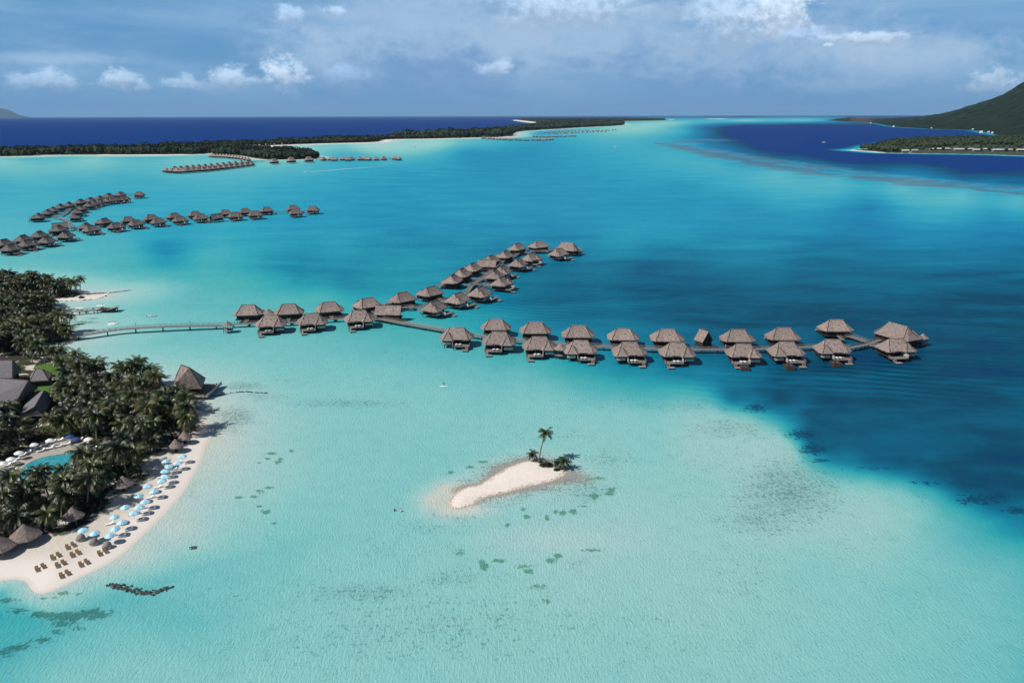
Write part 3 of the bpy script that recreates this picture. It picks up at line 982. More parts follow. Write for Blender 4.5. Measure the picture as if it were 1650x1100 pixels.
def main_z(x, y, sd, z):
    px, py = px_of(x, y)
    sk = np.interp(px, [a for a, b in SKY_MAIN], [b for a, b in SKY_MAIN])
    hor = 186 - (px - 825) * 0.0023
    dist = np.hypot(x, y)
    # ridge height wanted at this bearing, reached near the middle of the land
    far = np.clip(sd / (350 + 650 * np.clip((px - 1450) / 200, 0, 1)), 0, 1)
    hw = np.maximum(CAM_H + (hor - sk) / FPX * np.hypot(x, y) * 0.98, 6)
    prof = np.where(px < 1440, far ** 0.8, far ** 1.05)
    h = hw * prof * (0.70 + 0.30 * fbm(x, y, 900, 4, 3)) + (fbm(x, y, 240, 5, 9) - 0.5) * 90 * far
    return np.where(sd > 0, np.clip(z + h, 0.4, 1000), z)


def main_bare(x, y, sd):
    px, py = px_of(x, y)
    return np.clip(0.75 * np.exp(-((px - 1388) / 30) ** 2) + 0.12, 0, 1)


land("mountain_island", "main", 38, 2.0, 0.05, mats["slope"], "green mountain island rising at the right edge", {"bare": main_bare}, zfun=main_z, keep=-60,
     margin=((2200, 3000), (14000, 16000)))

# faint island on the horizon at far left
mb = MB()
b0 = at(0, 187.6)
rr_ = 84000
vs, fs = [], []
nx = 60
for i in range(nx + 1):
    px = -160 + i * 210 / nx
    a, _ = ang(px, 186)
    hgt = (11 * math.exp(-((px + 60) / 55) ** 2) + 7 * math.exp(-((px - 8) / 22) ** 2) + 1.6 * rng.random() * 0.5) * rr_ / FPX * max(0, min(1, (50 - px) / 30)) + 0
    for j, (dr, f) in enumerate(((-5000, 0.0), (-2400, 0.6), (0, 1.0), (3600, 0.55), (7000, 0.0))):
        vs.append((math.sin(a) * (rr_ + dr), math.cos(a) * (rr_ + dr), -2 + (CAM_H * 0.9 + hgt) * f * max(0, min(1, (52 - px) / 12))))
for i in range(nx):
    for j in range(4):
        q = i * 5 + j
        fs.append((q, q + 1, q + 6, q + 5))
mb.add(vs, fs)
tag(mb.build("distant_island", mats["slope"], smooth=True), "faint hazy island on the horizon at far left", None, None, "structure")

# ------------------------------------------------------------------ far woods (one mass each)
def ico_template():
    import bmesh
    bm = bmesh.new()
    bmesh.ops.create_icosphere(bm, subdivisions=1, radius=1.0)
    V = np.array([v.co[:] for v in bm.verts])
    bm.faces.ensure_lookup_table()
    Fm = np.array([[v.index for v in f.verts] for f in bm.faces])
    bm.free()
    return V, Fm


ICO_V, ICO_F = ico_template()


def star_template(k=9):
    V, Fm = [(0, 0, 0.25)], []
    for i in range(k):
        a = 2 * math.pi * i / k
        for da, r, z in ((-0.16, 0.55, 0.28), (0.0, 1.05, -0.35), (0.16, 0.55, 0.28)):
            V.append((math.cos(a + da) * r, math.sin(a + da) * r, z))
        b = 1 + 3 * i
        Fm += [(0, b, b + 1), (0, b + 1, b + 2)]
    return np.array(V), np.array(Fm)


STAR_V, STAR_F = star_template()


def wood(name, key, spacing, size, label, top=1.5, edge=10, zf=None, area=None, accept=None, palms=0.25, seed=1):
    r = np.random.RandomState(seed)
    P = np.array([(p.x, p.y) for p in WP[key]])
    lo, hi = P.min(0), P.max(0)
    if area is not None:
        lo, hi = np.maximum(lo, area[0]), np.minimum(hi, area[1])
    gx, gy = np.arange(lo[0], hi[0], spacing), np.arange(lo[1], hi[1], spacing)
    XX, YY = [q.ravel() for q in np.meshgrid(gx, gy)]
    XX, YY = XX + r.uniform(-.5, .5, XX.size) * spacing, YY + r.uniform(-.5, .5, XX.size) * spacing
    sd = signed(WP[key], XX, YY)
    ok = sd > edge
    if accept is not None:
        ok &= accept(XX, YY, sd)
    XX, YY, sd = XX[ok], YY[ok], sd[ok]
    n = len(XX)
    hmul = 0.6 + 0.8 * fbm(XX, YY, 120, 3, seed + 20) + r.uniform(-0.25, 0.25, n)
    base = np.full(n, top) if zf is None else zf(XX, YY, sd)
    Vs, Fs, off = [], [], 0
    isp = r.rand(n) < palms
    for i in range(n):
        tv, tf = (STAR_V, STAR_F) if isp[i] else (ICO_V, ICO_F)
        s = size * (0.6 + 0.6 * r.rand())
        a = r.rand() * 6.28
        ca, sa = math.cos(a), math.sin(a)
        v = tv * (1 + (0 if isp[i] else 0.35) * (r.rand(len(tv), 1) - 0.5))
        hh = hmul[i] * size * 1.5
        w = np.empty_like(v)
        w[:, 0] = (v[:, 0] * ca - v[:, 1] * sa) * s * (0.75 if isp[i] else 0.8) + XX[i]
        w[:, 1] = (v[:, 0] * sa + v[:, 1] * ca) * s * (0.75 if isp[i] else 0.8) + YY[i]
        w[:, 2] = v[:, 2] * s * 0.9 + base[i] + hh * (1.25 if isp[i] else 0.75)
        Vs.append(w)
        Fs.append(tf + off)
        off += len(tv)
    me = grid_mesh(name, np.concatenate(Vs), np.concatenate(Fs), mats["far_tree"], smooth=False)
    o = obj(name, me)
    tag(o, label, None, None, "stuff")
    print(name, n)
    return o


def motu_ok(x, y, sd):
    return far_veg(x, y, sd) > 0.5


wood("treeline", "motu", 10, 8.5, "dense dark palm woods along the barrier island", 2, 8, None, ((-2300, 1500), (3000, 3700)), motu_ok, 0.4, 1)
wood("treeline", "motu", 24, 15, "grey-green woods at the far end of the barrier island", 2, 10, None, ((-1500, 3700), (3000, 19500)), motu_ok, 0.2, 2)
wood("treeline", "spit", 8, 8, "dark trees on the wooded spit behind the far villas", 2, 5, None, None, None, 0.35, 3)
def hotel_ok(x, y, sd):
    px, py = px_of(x, y)
    return np.where(px > 1452, py < 239.3 + 0.008 * (px - 1452), sd > 25) | ((nrng.rand(len(x)) < 0.10) & (py < 246.5) & (px > 1450))


wood("treeline", "hotel", 10, 7, "dense green trees behind the hotel roofs", 2, 20, lambda x, y, s: hotel_z(x, y, s, 2.5 + 0 * x), ((900, 1500), (2400, 4200)), hotel_ok, 0.25, 4)


def shore_accept(x, y, sd):
    return (sd < 260) | ((sd < 500) & (np.sin(x * 0.05) > 0.3))


# surf on the ocean reef
mb = MB()
for (x0, x1, y, h_) in ((140, 155, 237.5, .6), (172, 190, 236.5, 1.2), (192, 198, 236.2, .7), (380, 386, 228, .8), (448, 470, 225.8, 1.0), (520, 528, 222.5, .5), (600, 614, 219.5, .8), (618, 626, 219.2, .7),
                        (7, 16, 240.3, .8), (1135, 1175, 191.8, .35), (545, 552, 221, .5), (300, 306, 232, .5)):
    n = max(3, int((x1 - x0) / 3))
    top_, bot = [], []
    for i in range(n + 1):
        x = x0 + (x1 - x0) * i / n
        e = math.sin(math.pi * i / n)
        top_.append(at(x, y - h_ * e * rng.uniform(.5, 1), 0.25))
        bot.append(at(x, y + h_ * e * rng.uniform(.3, 1) + 0.1, 0.25))
    for i in range(n):
        mb.add([bot[i], bot[i + 1], top_[i + 1], top_[i], bot[i] + Vector((0, 0, 1.2)), bot[i + 1] + Vector((0, 0, 1.2)), top_[i + 1] + Vector((0, 0, .3)), top_[i] + Vector((0, 0, .3))],
               [(4, 5, 6, 7), (0, 1, 5, 4)])
tag(mb.build("surf_foam", mats["foam"]), "white surf breaking on the ocean reef", None, None, "stuff")


# ------------------------------------------------------------------ overwater villas
def roof_mb(w, d, rl, h, z0, clip=1.4, thick=0.35, cx=0, cy=0, axis='x', flare=0.16):
    """thatched hip roof with clipped corners; returns mesh builder and the list of hip lines"""
    mb = MB()
    hx, hy, c = w / 2, d / 2, clip
    eave = [(-hx + c, -hy), (hx - c, -hy), (hx, -hy + c), (hx, hy - c), (hx - c, hy), (-hx + c, hy), (-hx, hy - c), (-hx, -hy + c)]
    rp = [(-rl / 2, 0), (rl / 2, 0)]
    own = [0, 1, 1, 1, 1, 0, 0, 0]
    q = lambda x, y, z: ((x + cx, y + cy, z) if axis == 'x' else (-y + cx, x + cy, z))
    vs = [q(x, y, z0 - thick) for x, y in eave] + [q(x, y, z0) for x, y in eave]
    for (x, y), o in zip(eave, own):
        t = 0.45
        rx, ry = rp[o]
        vs.append(q(x + (rx - x) * t, y + (ry - y) * t, z0 + h * (t - flare * 0.5)))
    vs += [q(rp[0][0], 0, z0 + h), q(rp[1][0], 0, z0 + h)]
    fs = [tuple(range(8))[::-1]]
    for i in range(8):
        j = (i + 1) % 8
        fs.append((i, j, 8 + j, 8 + i))
        fs.append((8 + i, 8 + j, 16 + j, 16 + i))
        a, b = 24 + own[i], 24 + own[j]
        fs.append((16 + i, 16 + j, b) if a == b else (16 + i, 16 + j, b, a))
    mb.add(vs, fs)
    lines = [[q(rp[0][0] - .1, 0, z0 + h), q(rp[1][0] + .1, 0, z0 + h)]]
    for i in (0, 1, 4, 5):
        lines.append([vs[24 + own[i]], vs[16 + i], vs[8 + i]])
    return mb, lines


def roof_parts(name, root, w, d, rl, h, z0, clip=1.4, cx=0, cy=0, axis='x', caps=True, mat="thatch"):
    mb, lines = roof_mb(w, d, rl, h, z0, clip, 0.35, cx, cy, axis)
    r = mb.build(name, mats[mat], root)
    if caps:
        for i, ln in enumerate(lines):
            if i == 0 and rl < 1:
                continue
            c = MB().tube([Vector(p) + Vector((0, 0, 0.08)) for p in ln], 0.2 if i == 0 else 0.15, 5)
            c.build("ridge_cap" if i == 0 else "hip_cap", mats["thatch"] if i == 0 else mats["ridge"], r)
    return r


STILT = MB().tube([(0, 0, -1.0), (0, 0, 2.0)], 0.17, 6).mesh("stilt", mats["timber"])


def make_villa(mirror=1, caps=True, detail=True):
    t = thing("overwater_villa", "x", "villa")
    s = mirror
    roof_parts("roof", t, 14.6, 10.4, 6.2, 3.9, 4.25, 1.9, caps=caps)
    roof_parts("wing_roof", t, 7.0, 6.8, 0.8, 2.7, 4.05, 1.4, cx=-3.7 * s, cy=3.0, caps=caps)
    roof_parts("porch_roof", t, 4.4, 4.6, 0.6, 2.0, 4.0, 0.9, cx=4.3 * s, cy=3.0, caps=False)
    wl = MB()
    wl.box(-5.2, 5.2, -3.8, 2.6, 1.9, 4.5)
    wl.box(*sorted((-6.2 * s, -1.6 * s)), 2.6, 5.2, 1.9, 4.2)
    wl.build("wall", mats["timber"], t)
    w = MB().box(*sorted((-0.9 * s, 4.6 * s)), 2.61, 2.66, 2.0, 4.1).build("window", mats["glass"], t)
    MB().box(*sorted((1.7 * s, 1.95 * s)), 2.66, 2.74, 2.0, 4.1).build("frame", mats["screen"], w)
    MB().box(-5.9, 5.9, -4.4, 5.4, 1.62, 1.88).build("floor_deck", mats["timber"], t)
    MB().box(*sorted((-1.5 * s, 5.9 * s)), 5.42, 8.2, 1.55, 1.80).build("sun_deck", mats["deck"], t)
    MB().box(*sorted((-1.55 * s, -1.40 * s)), 2.8, 8.1, 1.88, 3.3).build("privacy_screen", mats["screen"], t)
    MB().box(*sorted((-6.1 * s, -2.4 * s)), 5.45, 5.58, 1.88, 2.9).build("privacy_screen", mats["screen"], t)
    lp = MB().box(*sorted((2.6 * s, 5.4 * s)), 9.2, 11.0, 0.55, 0.75).build("swim_platform", mats["rail"], t)
    st = MB()
    for k in range(4):
        st.box(*sorted((4.3 * s, 5.4 * s)), 8.25 + k * 0.26, 8.5 + k * 0.26, 1.45 - k * 0.22, 1.52 - k * 0.22)
    st.bar((4.25 * s, 8.2, 1.5), (4.25 * s, 9.3, 0.6), 0.08, 0.25)
    st.bar((5.45 * s, 8.2, 1.5), (5.45 * s, 9.3, 0.6), 0.08, 0.25)
    st.build("stairs", mats["rail"], t)
    rl = MB()
    for a, b in (((-1.4 * s, 8.1), (3.8 * s, 8.1)), ((5.85 * s, 5.5), (5.85 * s, 8.1))):
        rl.bar((a[0], a[1], 2.7), (b[0], b[1], 2.7), 0.08)
        rl.bar((a[0], a[1], 2.3), (b[0], b[1], 2.3), 0.05)
        for k in range(4):
            f = k / 3
            x, y = a[0] + (b[0] - a[0]) * f, a[1] + (b[1] - a[1]) * f
            rl.bar((x, y, 1.8), (x, y, 2.74), 0.07)
    rl.build("railing", mats["rail"], t)
    for x in (-5.2, -1.8, 1.8, 5.2):
        for y in (-3.8, 0.8, 5.0):
            obj("stilt", STILT, t, (x, y, 0))
    for x in ((-1.0 * s, 5.4 * s)):
        obj("stilt", STILT, t, (x, 7.9, 0))
    MB().box(-0.7, 0.7, -11.2, -4.45, 1.70, 1.86).build("gangway", mats["deck"], t)
    MB().box(-0.75, -0.68, -11.2, -4.6, 2.5, 2.6).box(0.68, 0.75, -11.2, -4.6, 2.5, 2.6).box(-0.75, -0.68, -7.6, -7.5, 1.86, 2.5).box(0.68, 0.75, -7.6, -7.5, 1.86, 2.5).build("handrail", mats["rail"], t)
    return t


P_villa = Proto(make_villa(1))
P_villa_m = Proto(make_villa(-1))
old = mats["thatch"].copy()
old.name = "old_dark_thatch"
for n in old.node_tree.nodes:
    if n.type == 'MIX' and n.inputs[6].default_value[0] < 0.1 and n.inputs[7].default_value[0] > 0.4:
        n.inputs[6].default_value, n.inputs[7].default_value = (0.05, 0.042, 0.04, 1), (0.26, 0.215, 0.205, 1)
mats["old_thatch"] = old
_t, mats["thatch"] = mats["thatch"], old
P_old = Proto(make_villa(1))
P_old_m = Proto(make_villa(-1))
mats["thatch"] = _t


def make_end_villa():
    t = thing("overwater_villa", "x", "villa")
    roof_parts("roof", t, 22, 11.5, 12, 5.0, 4.4, 2.0)
    roof_parts("wing_roof", t, 8, 8, 0.8, 3.2, 4.1, 1.4, cx=6, cy=4.2)
    MB().box(-9.4, 9.4, -4.2, 4.0, 1.9, 4.6).build("wall", mats["timber"], t)
    MB().box(-10.5, 10.8, -5.0, 7.4, 1.6, 1.88).build("floor_deck", mats["timber"], t)
    MB().box(-4, 9, 7.42, 10, 1.5, 1.78).build("sun_deck", mats["deck"], t)
    MB().box(0, 4, 7.3, 7.4, 1.88, 3.1).build("privacy_screen", mats["screen"], t)
    for x in (-9.5, -5, 0, 5, 9.5):
        for y in (-4.2, 1, 6.4):
            obj("stilt", STILT, t, (x, y, 0))
    MB().box(-4.7, -3.3, -11.5, -5.05, 1.68, 1.86).build("gangway", mats["deck"], t)
    return t


def make_gazebo():
    t = thing("gazebo", "x", "gazebo")
    mb = MB()
    n = 10
    vs = [(3.0 * math.cos(2 * math.pi * k / n), 3.0 * math.sin(2 * math.pi * k / n), 4.1) for k in range(n)]
    vs += [(1.5 * math.cos(2 * math.pi * k / n), 1.5 * math.sin(2 * math.pi * k / n), 5.2) for k in range(n)] + [(0, 0, 6.6), (0, 0, 4.0)]
    fs = [(k, (k + 1) % n, n + (k + 1) % n, n + k) for k in range(n)] + [(n + k, n + (k + 1) % n, 2 * n) for k in range(n)] + [((k + 1) % n, k, 2 * n + 1) for k in range(n)]
    mb.add(vs, fs).build("roof", mats["thatch"], t)
    MB().prism([(2.7 * math.cos(2 * math.pi * k / n), 2.7 * math.sin(2 * math.pi * k / n)) for k in range(n)], 1.6, 1.85).build("floor_deck", mats["deck"], t)
    for k in range(0, n, 2):
        a = 2 * math.pi * k / n
        MB().tube([(2.4 * math.cos(a), 2.4 * math.sin(a), -1), (2.4 * math.cos(a), 2.4 * math.sin(a), 4.2)], 0.14, 6).build("post", mats["timber"], t)
    return t


def make_service_hut(L=9, W_=6.5, walls=True):
    """steep gabled hut on the pier; ridge along x"""
    t = thing("gabled_hut", "x", "hut")
    mb = MB()
    hx, hy, z0, h = L / 2, W_ / 2, 3.9, 4.0
    for s in (-1, 1):
        vs = [(-hx, s * hy, z0), (hx, s * hy, z0), (hx, 0, z0 + h), (-hx, 0, z0 + h), (-hx, s * hy, z0 - .35), (hx, s * hy, z0 - .35), (hx, 0, z0 + h - .45), (-hx, 0, z0 + h - .45)]
        f = [(0, 1, 2, 3), (7, 6, 5, 4), (0, 4, 5, 1), (1, 5, 6, 2), (3, 7, 4, 0)]
        mb.add(vs, f if s < 0 else [g[::-1] for g in f])
    r = mb.build("roof", mats["thatch"], t)
    MB().tube([(-hx - .1, 0, z0 + h + .05), (hx + .1, 0, z0 + h + .05)], 0.2, 5).build("ridge_cap", mats["ridge"], r)
    w = MB()
    gx, gy = hx - 0.7, hy - 0.5
    w.add([(-gx, -gy, 1.86), (gx, -gy, 1.86), (gx, gy, 1.86), (-gx, gy, 1.86), (-gx, -gy, 4.0), (gx, -gy, 4.0), (gx, gy, 4.0), (-gx, gy, 4.0), (-gx, 0, z0 + h - .6), (gx, 0, z0 + h - .6)],
          [(0, 1, 5, 4), (2, 3, 7, 6), (1, 2, 6, 9, 5), (3, 0, 4, 8, 7), (3, 2, 1, 0)])
    w.build("wall", mats["timber"], t)
    MB().box(-hx, hx, -hy, hy, 1.6, 1.85).build("floor_deck", mats["timber"], t)
    for x in (-gx, gx):
        for y in (-gy, gy):
            obj("stilt", STILT, t, (x, y, 0))
    return t


P_end = Proto(make_end_villa())
P_gaz = Proto(make_gazebo())
P_hut = Proto(make_service_hut())
P_small_hut = None

RIDGE_Z = 8.15
placed = []


def place_row(pts, outward, rowname, group, protos=(P_villa, P_villa_m), z=RIDGE_Z, sc=1.0, jitter=0.03, first=0, dirs=None):
    """pts: ridge centres in the photograph; outward: rough world direction away from the pier"""
    Wp = [at(x, y, z * sc) for x, y in pts]
    res = []
    for i, p in enumerate(Wp):
        a, b = Wp[max(0, i - 1)], Wp[min(len(Wp) - 1, i + 1)]
        d = (b - a)
        d.z = 0
        if dirs is not None:
            d = Vector(dirs)
        d.normalize()
        nrm = Vector((-d.y, d.x, 0))
        if nrm.dot(Vector((outward[0], outward[1], 0))) < 0:
            d = -d
        rz = math.atan2(d.y, d.x) + rng.uniform(-jitter, jitter)
        pr = protos[rng.randrange(len(protos))] if len(protos) > 1 else protos[0]
        k = sc * rng.uniform(0.97, 1.03)
        o = pr.make((p.x, p.y, 0), rz, "%s thatched villa from the left in %s" % (ORD[i + first], rowname), group, scale=k)
        placed.append((p.x, p.y, rz, rowname))
        res.append(o)
    return res


G1 = "thatched overwater villas of the near pier"
east_front = place_row([(736.3, 528), (804.3, 535.4), (869, 542.6), (936, 547.8), (1014.5, 551.4), (1091, 552.7), (1198, 553.3), (1267.3, 551.5), (1341.8, 547.3)],
                       (0, -1), "the front row of the east pier", G1, dirs=(-1, 0.02))
east_back = place_row([(799, 513.4), (862.8, 519), (931.8, 525.3), (1004.5, 528.7), (1075.5, 531), (1189, 531.6), (1262.7, 529), (1347.3, 515.8)],
                      (0, 1), "the back row of the east pier", G1, dirs=(1, -0.05))
place_row([(1443.6, 545.5)], (0.3, -1), "the east pier end group", G1, dirs=(-1, -0.1))[0]["label"] = "thatched villa with sun deck at the very end of the east pier"
e = P_end.make(at(1447, 522.7, 9.4) * 1, 0, "large long-roofed villa closing the end of the east pier", G1)
e.location.z = 0
e.scale = (0.84, 0.95, 1)
a_, b_ = at(1430, 519.5, 9.4), at(1462, 528, 9.4)
e.rotation_euler.z = math.atan2(b_.y - a_.y, b_.x - a_.x)
west_back = place_row([(400, 491.8), (465, 490.2), (530, 486.5), (592, 479.8), (648.5, 471.2), (694, 461.4)], (0, 1), "the back row west of the pier fork", G1)
west_front = place_row([(436.2, 507.8), (502.2, 504.6), (578.4, 500.4)], (0, -1), "the front row west of the pier fork", G1)
ne_left = place_row([(729, 442.2), (743.6, 433), (760.4, 424.2), (790.7, 411), (813.7, 403.7), (833.6, 392.3), (869, 389)], (-1, 0.6), "the outer side of the north pier", G1)
ne_right = place_row([(699.7, 484.2), (737.4, 471.6), (773, 462.2), (807.4, 445.9)], (0.8, -1), "the near inner side of the north pier", G1)
ne_right2 = place_row([(797, 435), (808.5, 427.7), (834.6, 416.6), (855.5, 408.2), (900.5, 400.5)], (0.8, -1), "the far inner side of the north pier", G1)
e2 = P_end.make(at(914, 391, 9.4), 0.1, "large villa at the far tip of the north pier", G1, scale=(0.8, 0.9, 1))
e2.location.z = 0
e2.rotation_euler.z = R(-22)

G2 = "gabled huts standing on the piers"
for (x, y, rz, lab) in ((625.8, 491.8, R(-4), "long gabled thatched hut at the pier fork"), (1134.5, 534.7, R(-60), "steep dark gabled hut on the east pier between villas"),
                        (785, 418.6, R(-10), "gabled thatched hut halfway along the north pier"), (96, 359, R(35), "gabled hut at the fork of the left resort pier"),
                        (348, 344.7, R(60), "dark gabled hut among the right arm of the left resort")):
    h = P_hut.make(at(x, y, 7.9), rz, lab, G2)
    h.location.z = 0
    if x == 625.8: h.scale = (1.45, 1.1, 1)
    if x == 1134.5: h.scale = (0.62, 0.95, 1.12)
    if x == 785: h.scale = (1.4, 1.1, 1)
# cross gable of the long hut at the fork
G3 = "small round gazebos over the water"
for (x, y, s, lab) in ((366, 516.5, 0.9, "small dark round gazebo on the long bridge west of the villas"), (1488, 536.8, 0.85, "small round gazebo beside the end villa of the east pier"),
                       (934, 397.6, 0.9, "small round gazebo at the far tip of the north pier"), (432, 496.6, 1.0, "small pointed hut between two west villas"),
                       (903.6, 552, 1.05, "small thatched hut between the third and fourth front villas")):
    g = P_gaz.make(at(x, y, 6.6 * s), 0, lab, G3, scale=s)
    g.location.z = 0


# ------------------------------------------------------------------ piers
BENT = MB().bar((-1.25, 0, 1.45), (1.25, 0, 1.45), 0.22).tube([(-0.95, 0, -1), (-0.95, 0, 1.5)], 0.16, 6).tube([(0.95, 0, -1), (0.95, 0, 1.5)], 0.16, 6)
BENT = BENT.mesh("trestle", mats["timber"])
LAMP = MB().tube([(0, 0, 1.8), (0, 0, 3.5)], 0.07, 5).box(-.14, .14, -.14, .14, 3.5, 3.85).mesh("lamp_post", mats["timber"])


def pier(name, pts, label, cat="pier", width=2.3, z=1.84, arch=0.0, lamps=False, group=None, zs=None, spacing=7.0, sub=4, dark=False):
    t = thing(name, label, cat, (0, 0, 0), group=group)
    P = smooth_line([at(x, y, z) for x, y in pts], sub) if len(pts) > 2 else [at(*pts[0], z), at(*pts[1], z)]
    o0 = P[0].copy()
    o0.z = 0
    t.location = o0
    P = [p - o0 for p in P]
    L = [0]
    for a, b in zip(P[:-1], P[1:]):
        L.append(L[-1] + (b - a).length)
    tot = L[-1]

    def samp(s):
        s = max(0, min(tot, s))
        for i in range(len(P) - 1):
            if s <= L[i + 1] + 1e-9:
                f = (s - L[i]) / max(1e-6, L[i + 1] - L[i])
                p = P[i].lerp(P[i + 1], f)
                d = (P[i + 1] - P[i]).normalized()
                break
        p = p.copy()
        p.z = z + arch * math.sin(math.pi * s / tot)
        return p, d

    n = max(2, int(tot / 2.0))
    mb = MB()
    prev = None
    vs, fs = [], []
    for i in range(n + 1):
        p, d = samp(tot * i / n)
        s = Vector((d.y, -d.x, 0)).normalized() * (width / 2)
        for q in (p - s, p + s):
            vs += [tuple(q), (q.x, q.y, q.z - 0.22)]
    for i in range(n):
        a = i * 4
        fs += [(a, a + 4, a + 6, a + 2)[::-1], (a + 1, a + 3, a + 7, a + 5)[::-1], (a, a + 1, a + 5, a + 4)[::-1], (a + 2, a + 6, a + 7, a + 3)[::-1]]
    fs += [(0, 2, 3, 1), (n * 4, n * 4 + 1, n * 4 + 3, n * 4 + 2)]
    MB().add(vs, fs).build("walkway", mats["timber"] if dark else mats["deck"], t)
    for sgn in (-1, 1):
        r = MB()
        m_ = max(2, int(tot / 2.4))
        last = None
        for i in range(m_ + 1):
            p, d = samp(tot * i / m_)
            q = p + Vector((d.y, -d.x, 0)).normalized() * (sgn * width / 2 * 0.95)
            r.bar(q, q + Vector((0, 0, 1.0)), 0.10)
            if last is not None:
                r.bar(last + Vector((0, 0, 1.0)), q + Vector((0, 0, 1.0)), 0.10)
                r.bar(last + Vector((0, 0, 0.5)), q + Vector((0, 0, 0.5)), 0.06)
            last = q
        r.build("railing", mats["timber"] if dark else mats["rail"], t)
    k = max(1, int(tot / spacing))
    for i in range(k + 1):
        p, d = samp(tot * (i + 0.3) / (k + 0.6))
        o = obj("trestle", BENT, t, (p.x, p.y, p.z - 1.84), math.atan2(d.y, d.x) - math.pi / 2)
        if lamps and i % 2 == 0:
            obj("lamp_post", LAMP, t, tuple(p + Vector((d.y, -d.x, 0)) * (-width / 2) + Vector((0, 0, -1.84))))
    return t


pier("footbridge", [(112, 543.5), (157, 537), (186.6, 533), (214, 530.8), (240, 529.4), (300, 526.5), (361, 524)], "long curved footbridge from the palm shore to the gazebo", "bridge", width=3.0, lamps=True, arch=0.7, spacing=12)
pier("boardwalk", [(369, 522.5), (407, 520.5), (461, 519.5), (529, 514), (560, 512), (596, 510)], "boardwalk between the two rows of villas west of the fork", "boardwalk")
pier("footbridge", [(598, 511), (640, 518.5), (700, 529), (716.5, 532), (750, 538)], "straight railed bridge sloping from the fork to the east pier", "bridge", width=2.8, spacing=10)
pier("boardwalk", [(750, 538), (790, 543.5), (827, 547.5), (900, 554), (963, 557.5), (1051, 561.5), (1120, 562.7), (1218, 562), (1311, 558.5), (1371, 560)], "long boardwalk between the two rows of the east pier", "boardwalk")
pier("boardwalk", [(1371, 560), (1386, 557), (1400, 553.6), (1412, 549), (1430, 544)], "angled boardwalk running up to the large end villa", "boardwalk")
pier("boardwalk", [(1355, 539), (1375, 543), (1398, 551)], "short boardwalk from the rear villa to the east end junction", "boardwalk")
pier("boardwalk", [(1401, 556), (1425, 558)], "short stub boardwalk behind the end villa on the east pier", "boardwalk")
pier("boardwalk", [(597, 508.5), (625, 500.5), (650, 495), (663, 495.5), (685, 491.5), (718, 483), (750, 472), (762, 458), (783, 443), (803, 426), (822, 415), (845, 405.5), (882, 404.5), (900, 399)],
     "winding boardwalk through the villas of the north pier", "boardwalk")
pier("boardwalk", [(756, 458), (775, 458), (795, 457)], "short gangway to the inner villas of the north pier", "boardwalk")

# ------------------------------------------------------------------ left resort (farther off)
G4 = "thatched overwater villas of the left resort"
place_row([(61, 343.9), (75.3, 337.5), (84, 333.2), (96, 328.8), (110, 325.4), (128.8, 321), (145, 318.4), (160, 315.4), (174.6, 311.6), (194, 309)], (-0.8, 1), "the back row of the curved left pier", G4, (P_old, P_old_m))
place_row([(119, 343.7), (122, 336.2), (128.8, 330.8), (141.9, 326), (150.6, 323), (159.3, 320.6), (173.5, 318.2), (181, 317.6), (190, 316.6), (198, 315.6)], (1, -0.8), "the front row of the curved left pier", G4, (P_old, P_old_m))
place_row([(5.5, 384.9), (36, 378.8), (62.2, 372.7), (93.8, 363.5)], (-0.3, 1), "the back row of the lower left pier", G4, (P_old, P_old_m))
place_row([(15.3, 393), (42.6, 386.4), (74.2, 381), (104.8, 373.2)], (0.3, -1), "the front row of the lower left pier", G4, (P_old, P_old_m))
place_row([(137.5, 359.2), (167, 351.5), (206.2, 348.7), (243.3, 346.1), (280.4, 342.8), (314.3, 340.2), (362.7, 337.7), (394.7, 335.5), (429.3, 333.4), (472, 330.7)], (0, 1), "the back row of the straight left resort pier", G4, (P_old, P_old_m))
place_row([(146.2, 363.2), (185.5, 358.7), (218.2, 354.4), (254.3, 351.1), (289.2, 348.2), (323, 345), (378.7, 342), (410.7, 340), (476, 336.8)], (0, -1), "the front row of the straight left resort pier", G4, (P_old, P_old_m))
place_row([(223.7, 309)], (1, 0), "x", G4, (P_old,), dirs=(1, 0.4))[0]["label"] = "lone villa at the far end of the curved left pier"
place_row([(504, 332.2)], (1, 0), "x", G4, (P_old,), dirs=(1, 0.1))[0]["label"] = "last villa at the right end of the straight left resort pier"
pier("boardwalk", [(98, 347), (108, 341), (116, 334), (130, 327), (150, 322.5), (170, 319), (195, 314.5), (215, 313)], "curved boardwalk of the upper left pier", "boardwalk", spacing=14)
pier("boardwalk", [(-40, 404), (10, 394), (45, 387), (80, 378), (108, 369), (150, 366), (200, 359), (240, 355), (300, 350.5), (360, 347), (440, 343), (495, 340)], "boardwalk of the long left resort pier", "boardwalk", spacing=14)
pier("boardwalk", [(84, 350), (98, 352), (112, 360), (118, 368)], "short boardwalk joining the two left piers", "boardwalk", spacing=14)


# far villas: roof, wall and deck only
def make_far_villa():
    t = thing("overwater_villa", "x", "villa")
    mb, _ = roof_mb(15, 11, 6, 5.4, 4.4, 1.6)
    mb.build("roof", mats["thatch"], t)
    MB().box(-5.6, 5.6, -4, 4, 1.9, 4.5).build("wall", mats["timber"], t)
    d = MB().box(-6.4, 6.4, -5, 7, 1.6, 1.88)
    d.build("floor_deck", mats["timber"], t)
    for x in (-5.4, 5.4):
        for y in (-4, 4):
            obj("stilt", STILT, t, (x, y, 0))
    return t


P_far = Proto(make_far_villa())


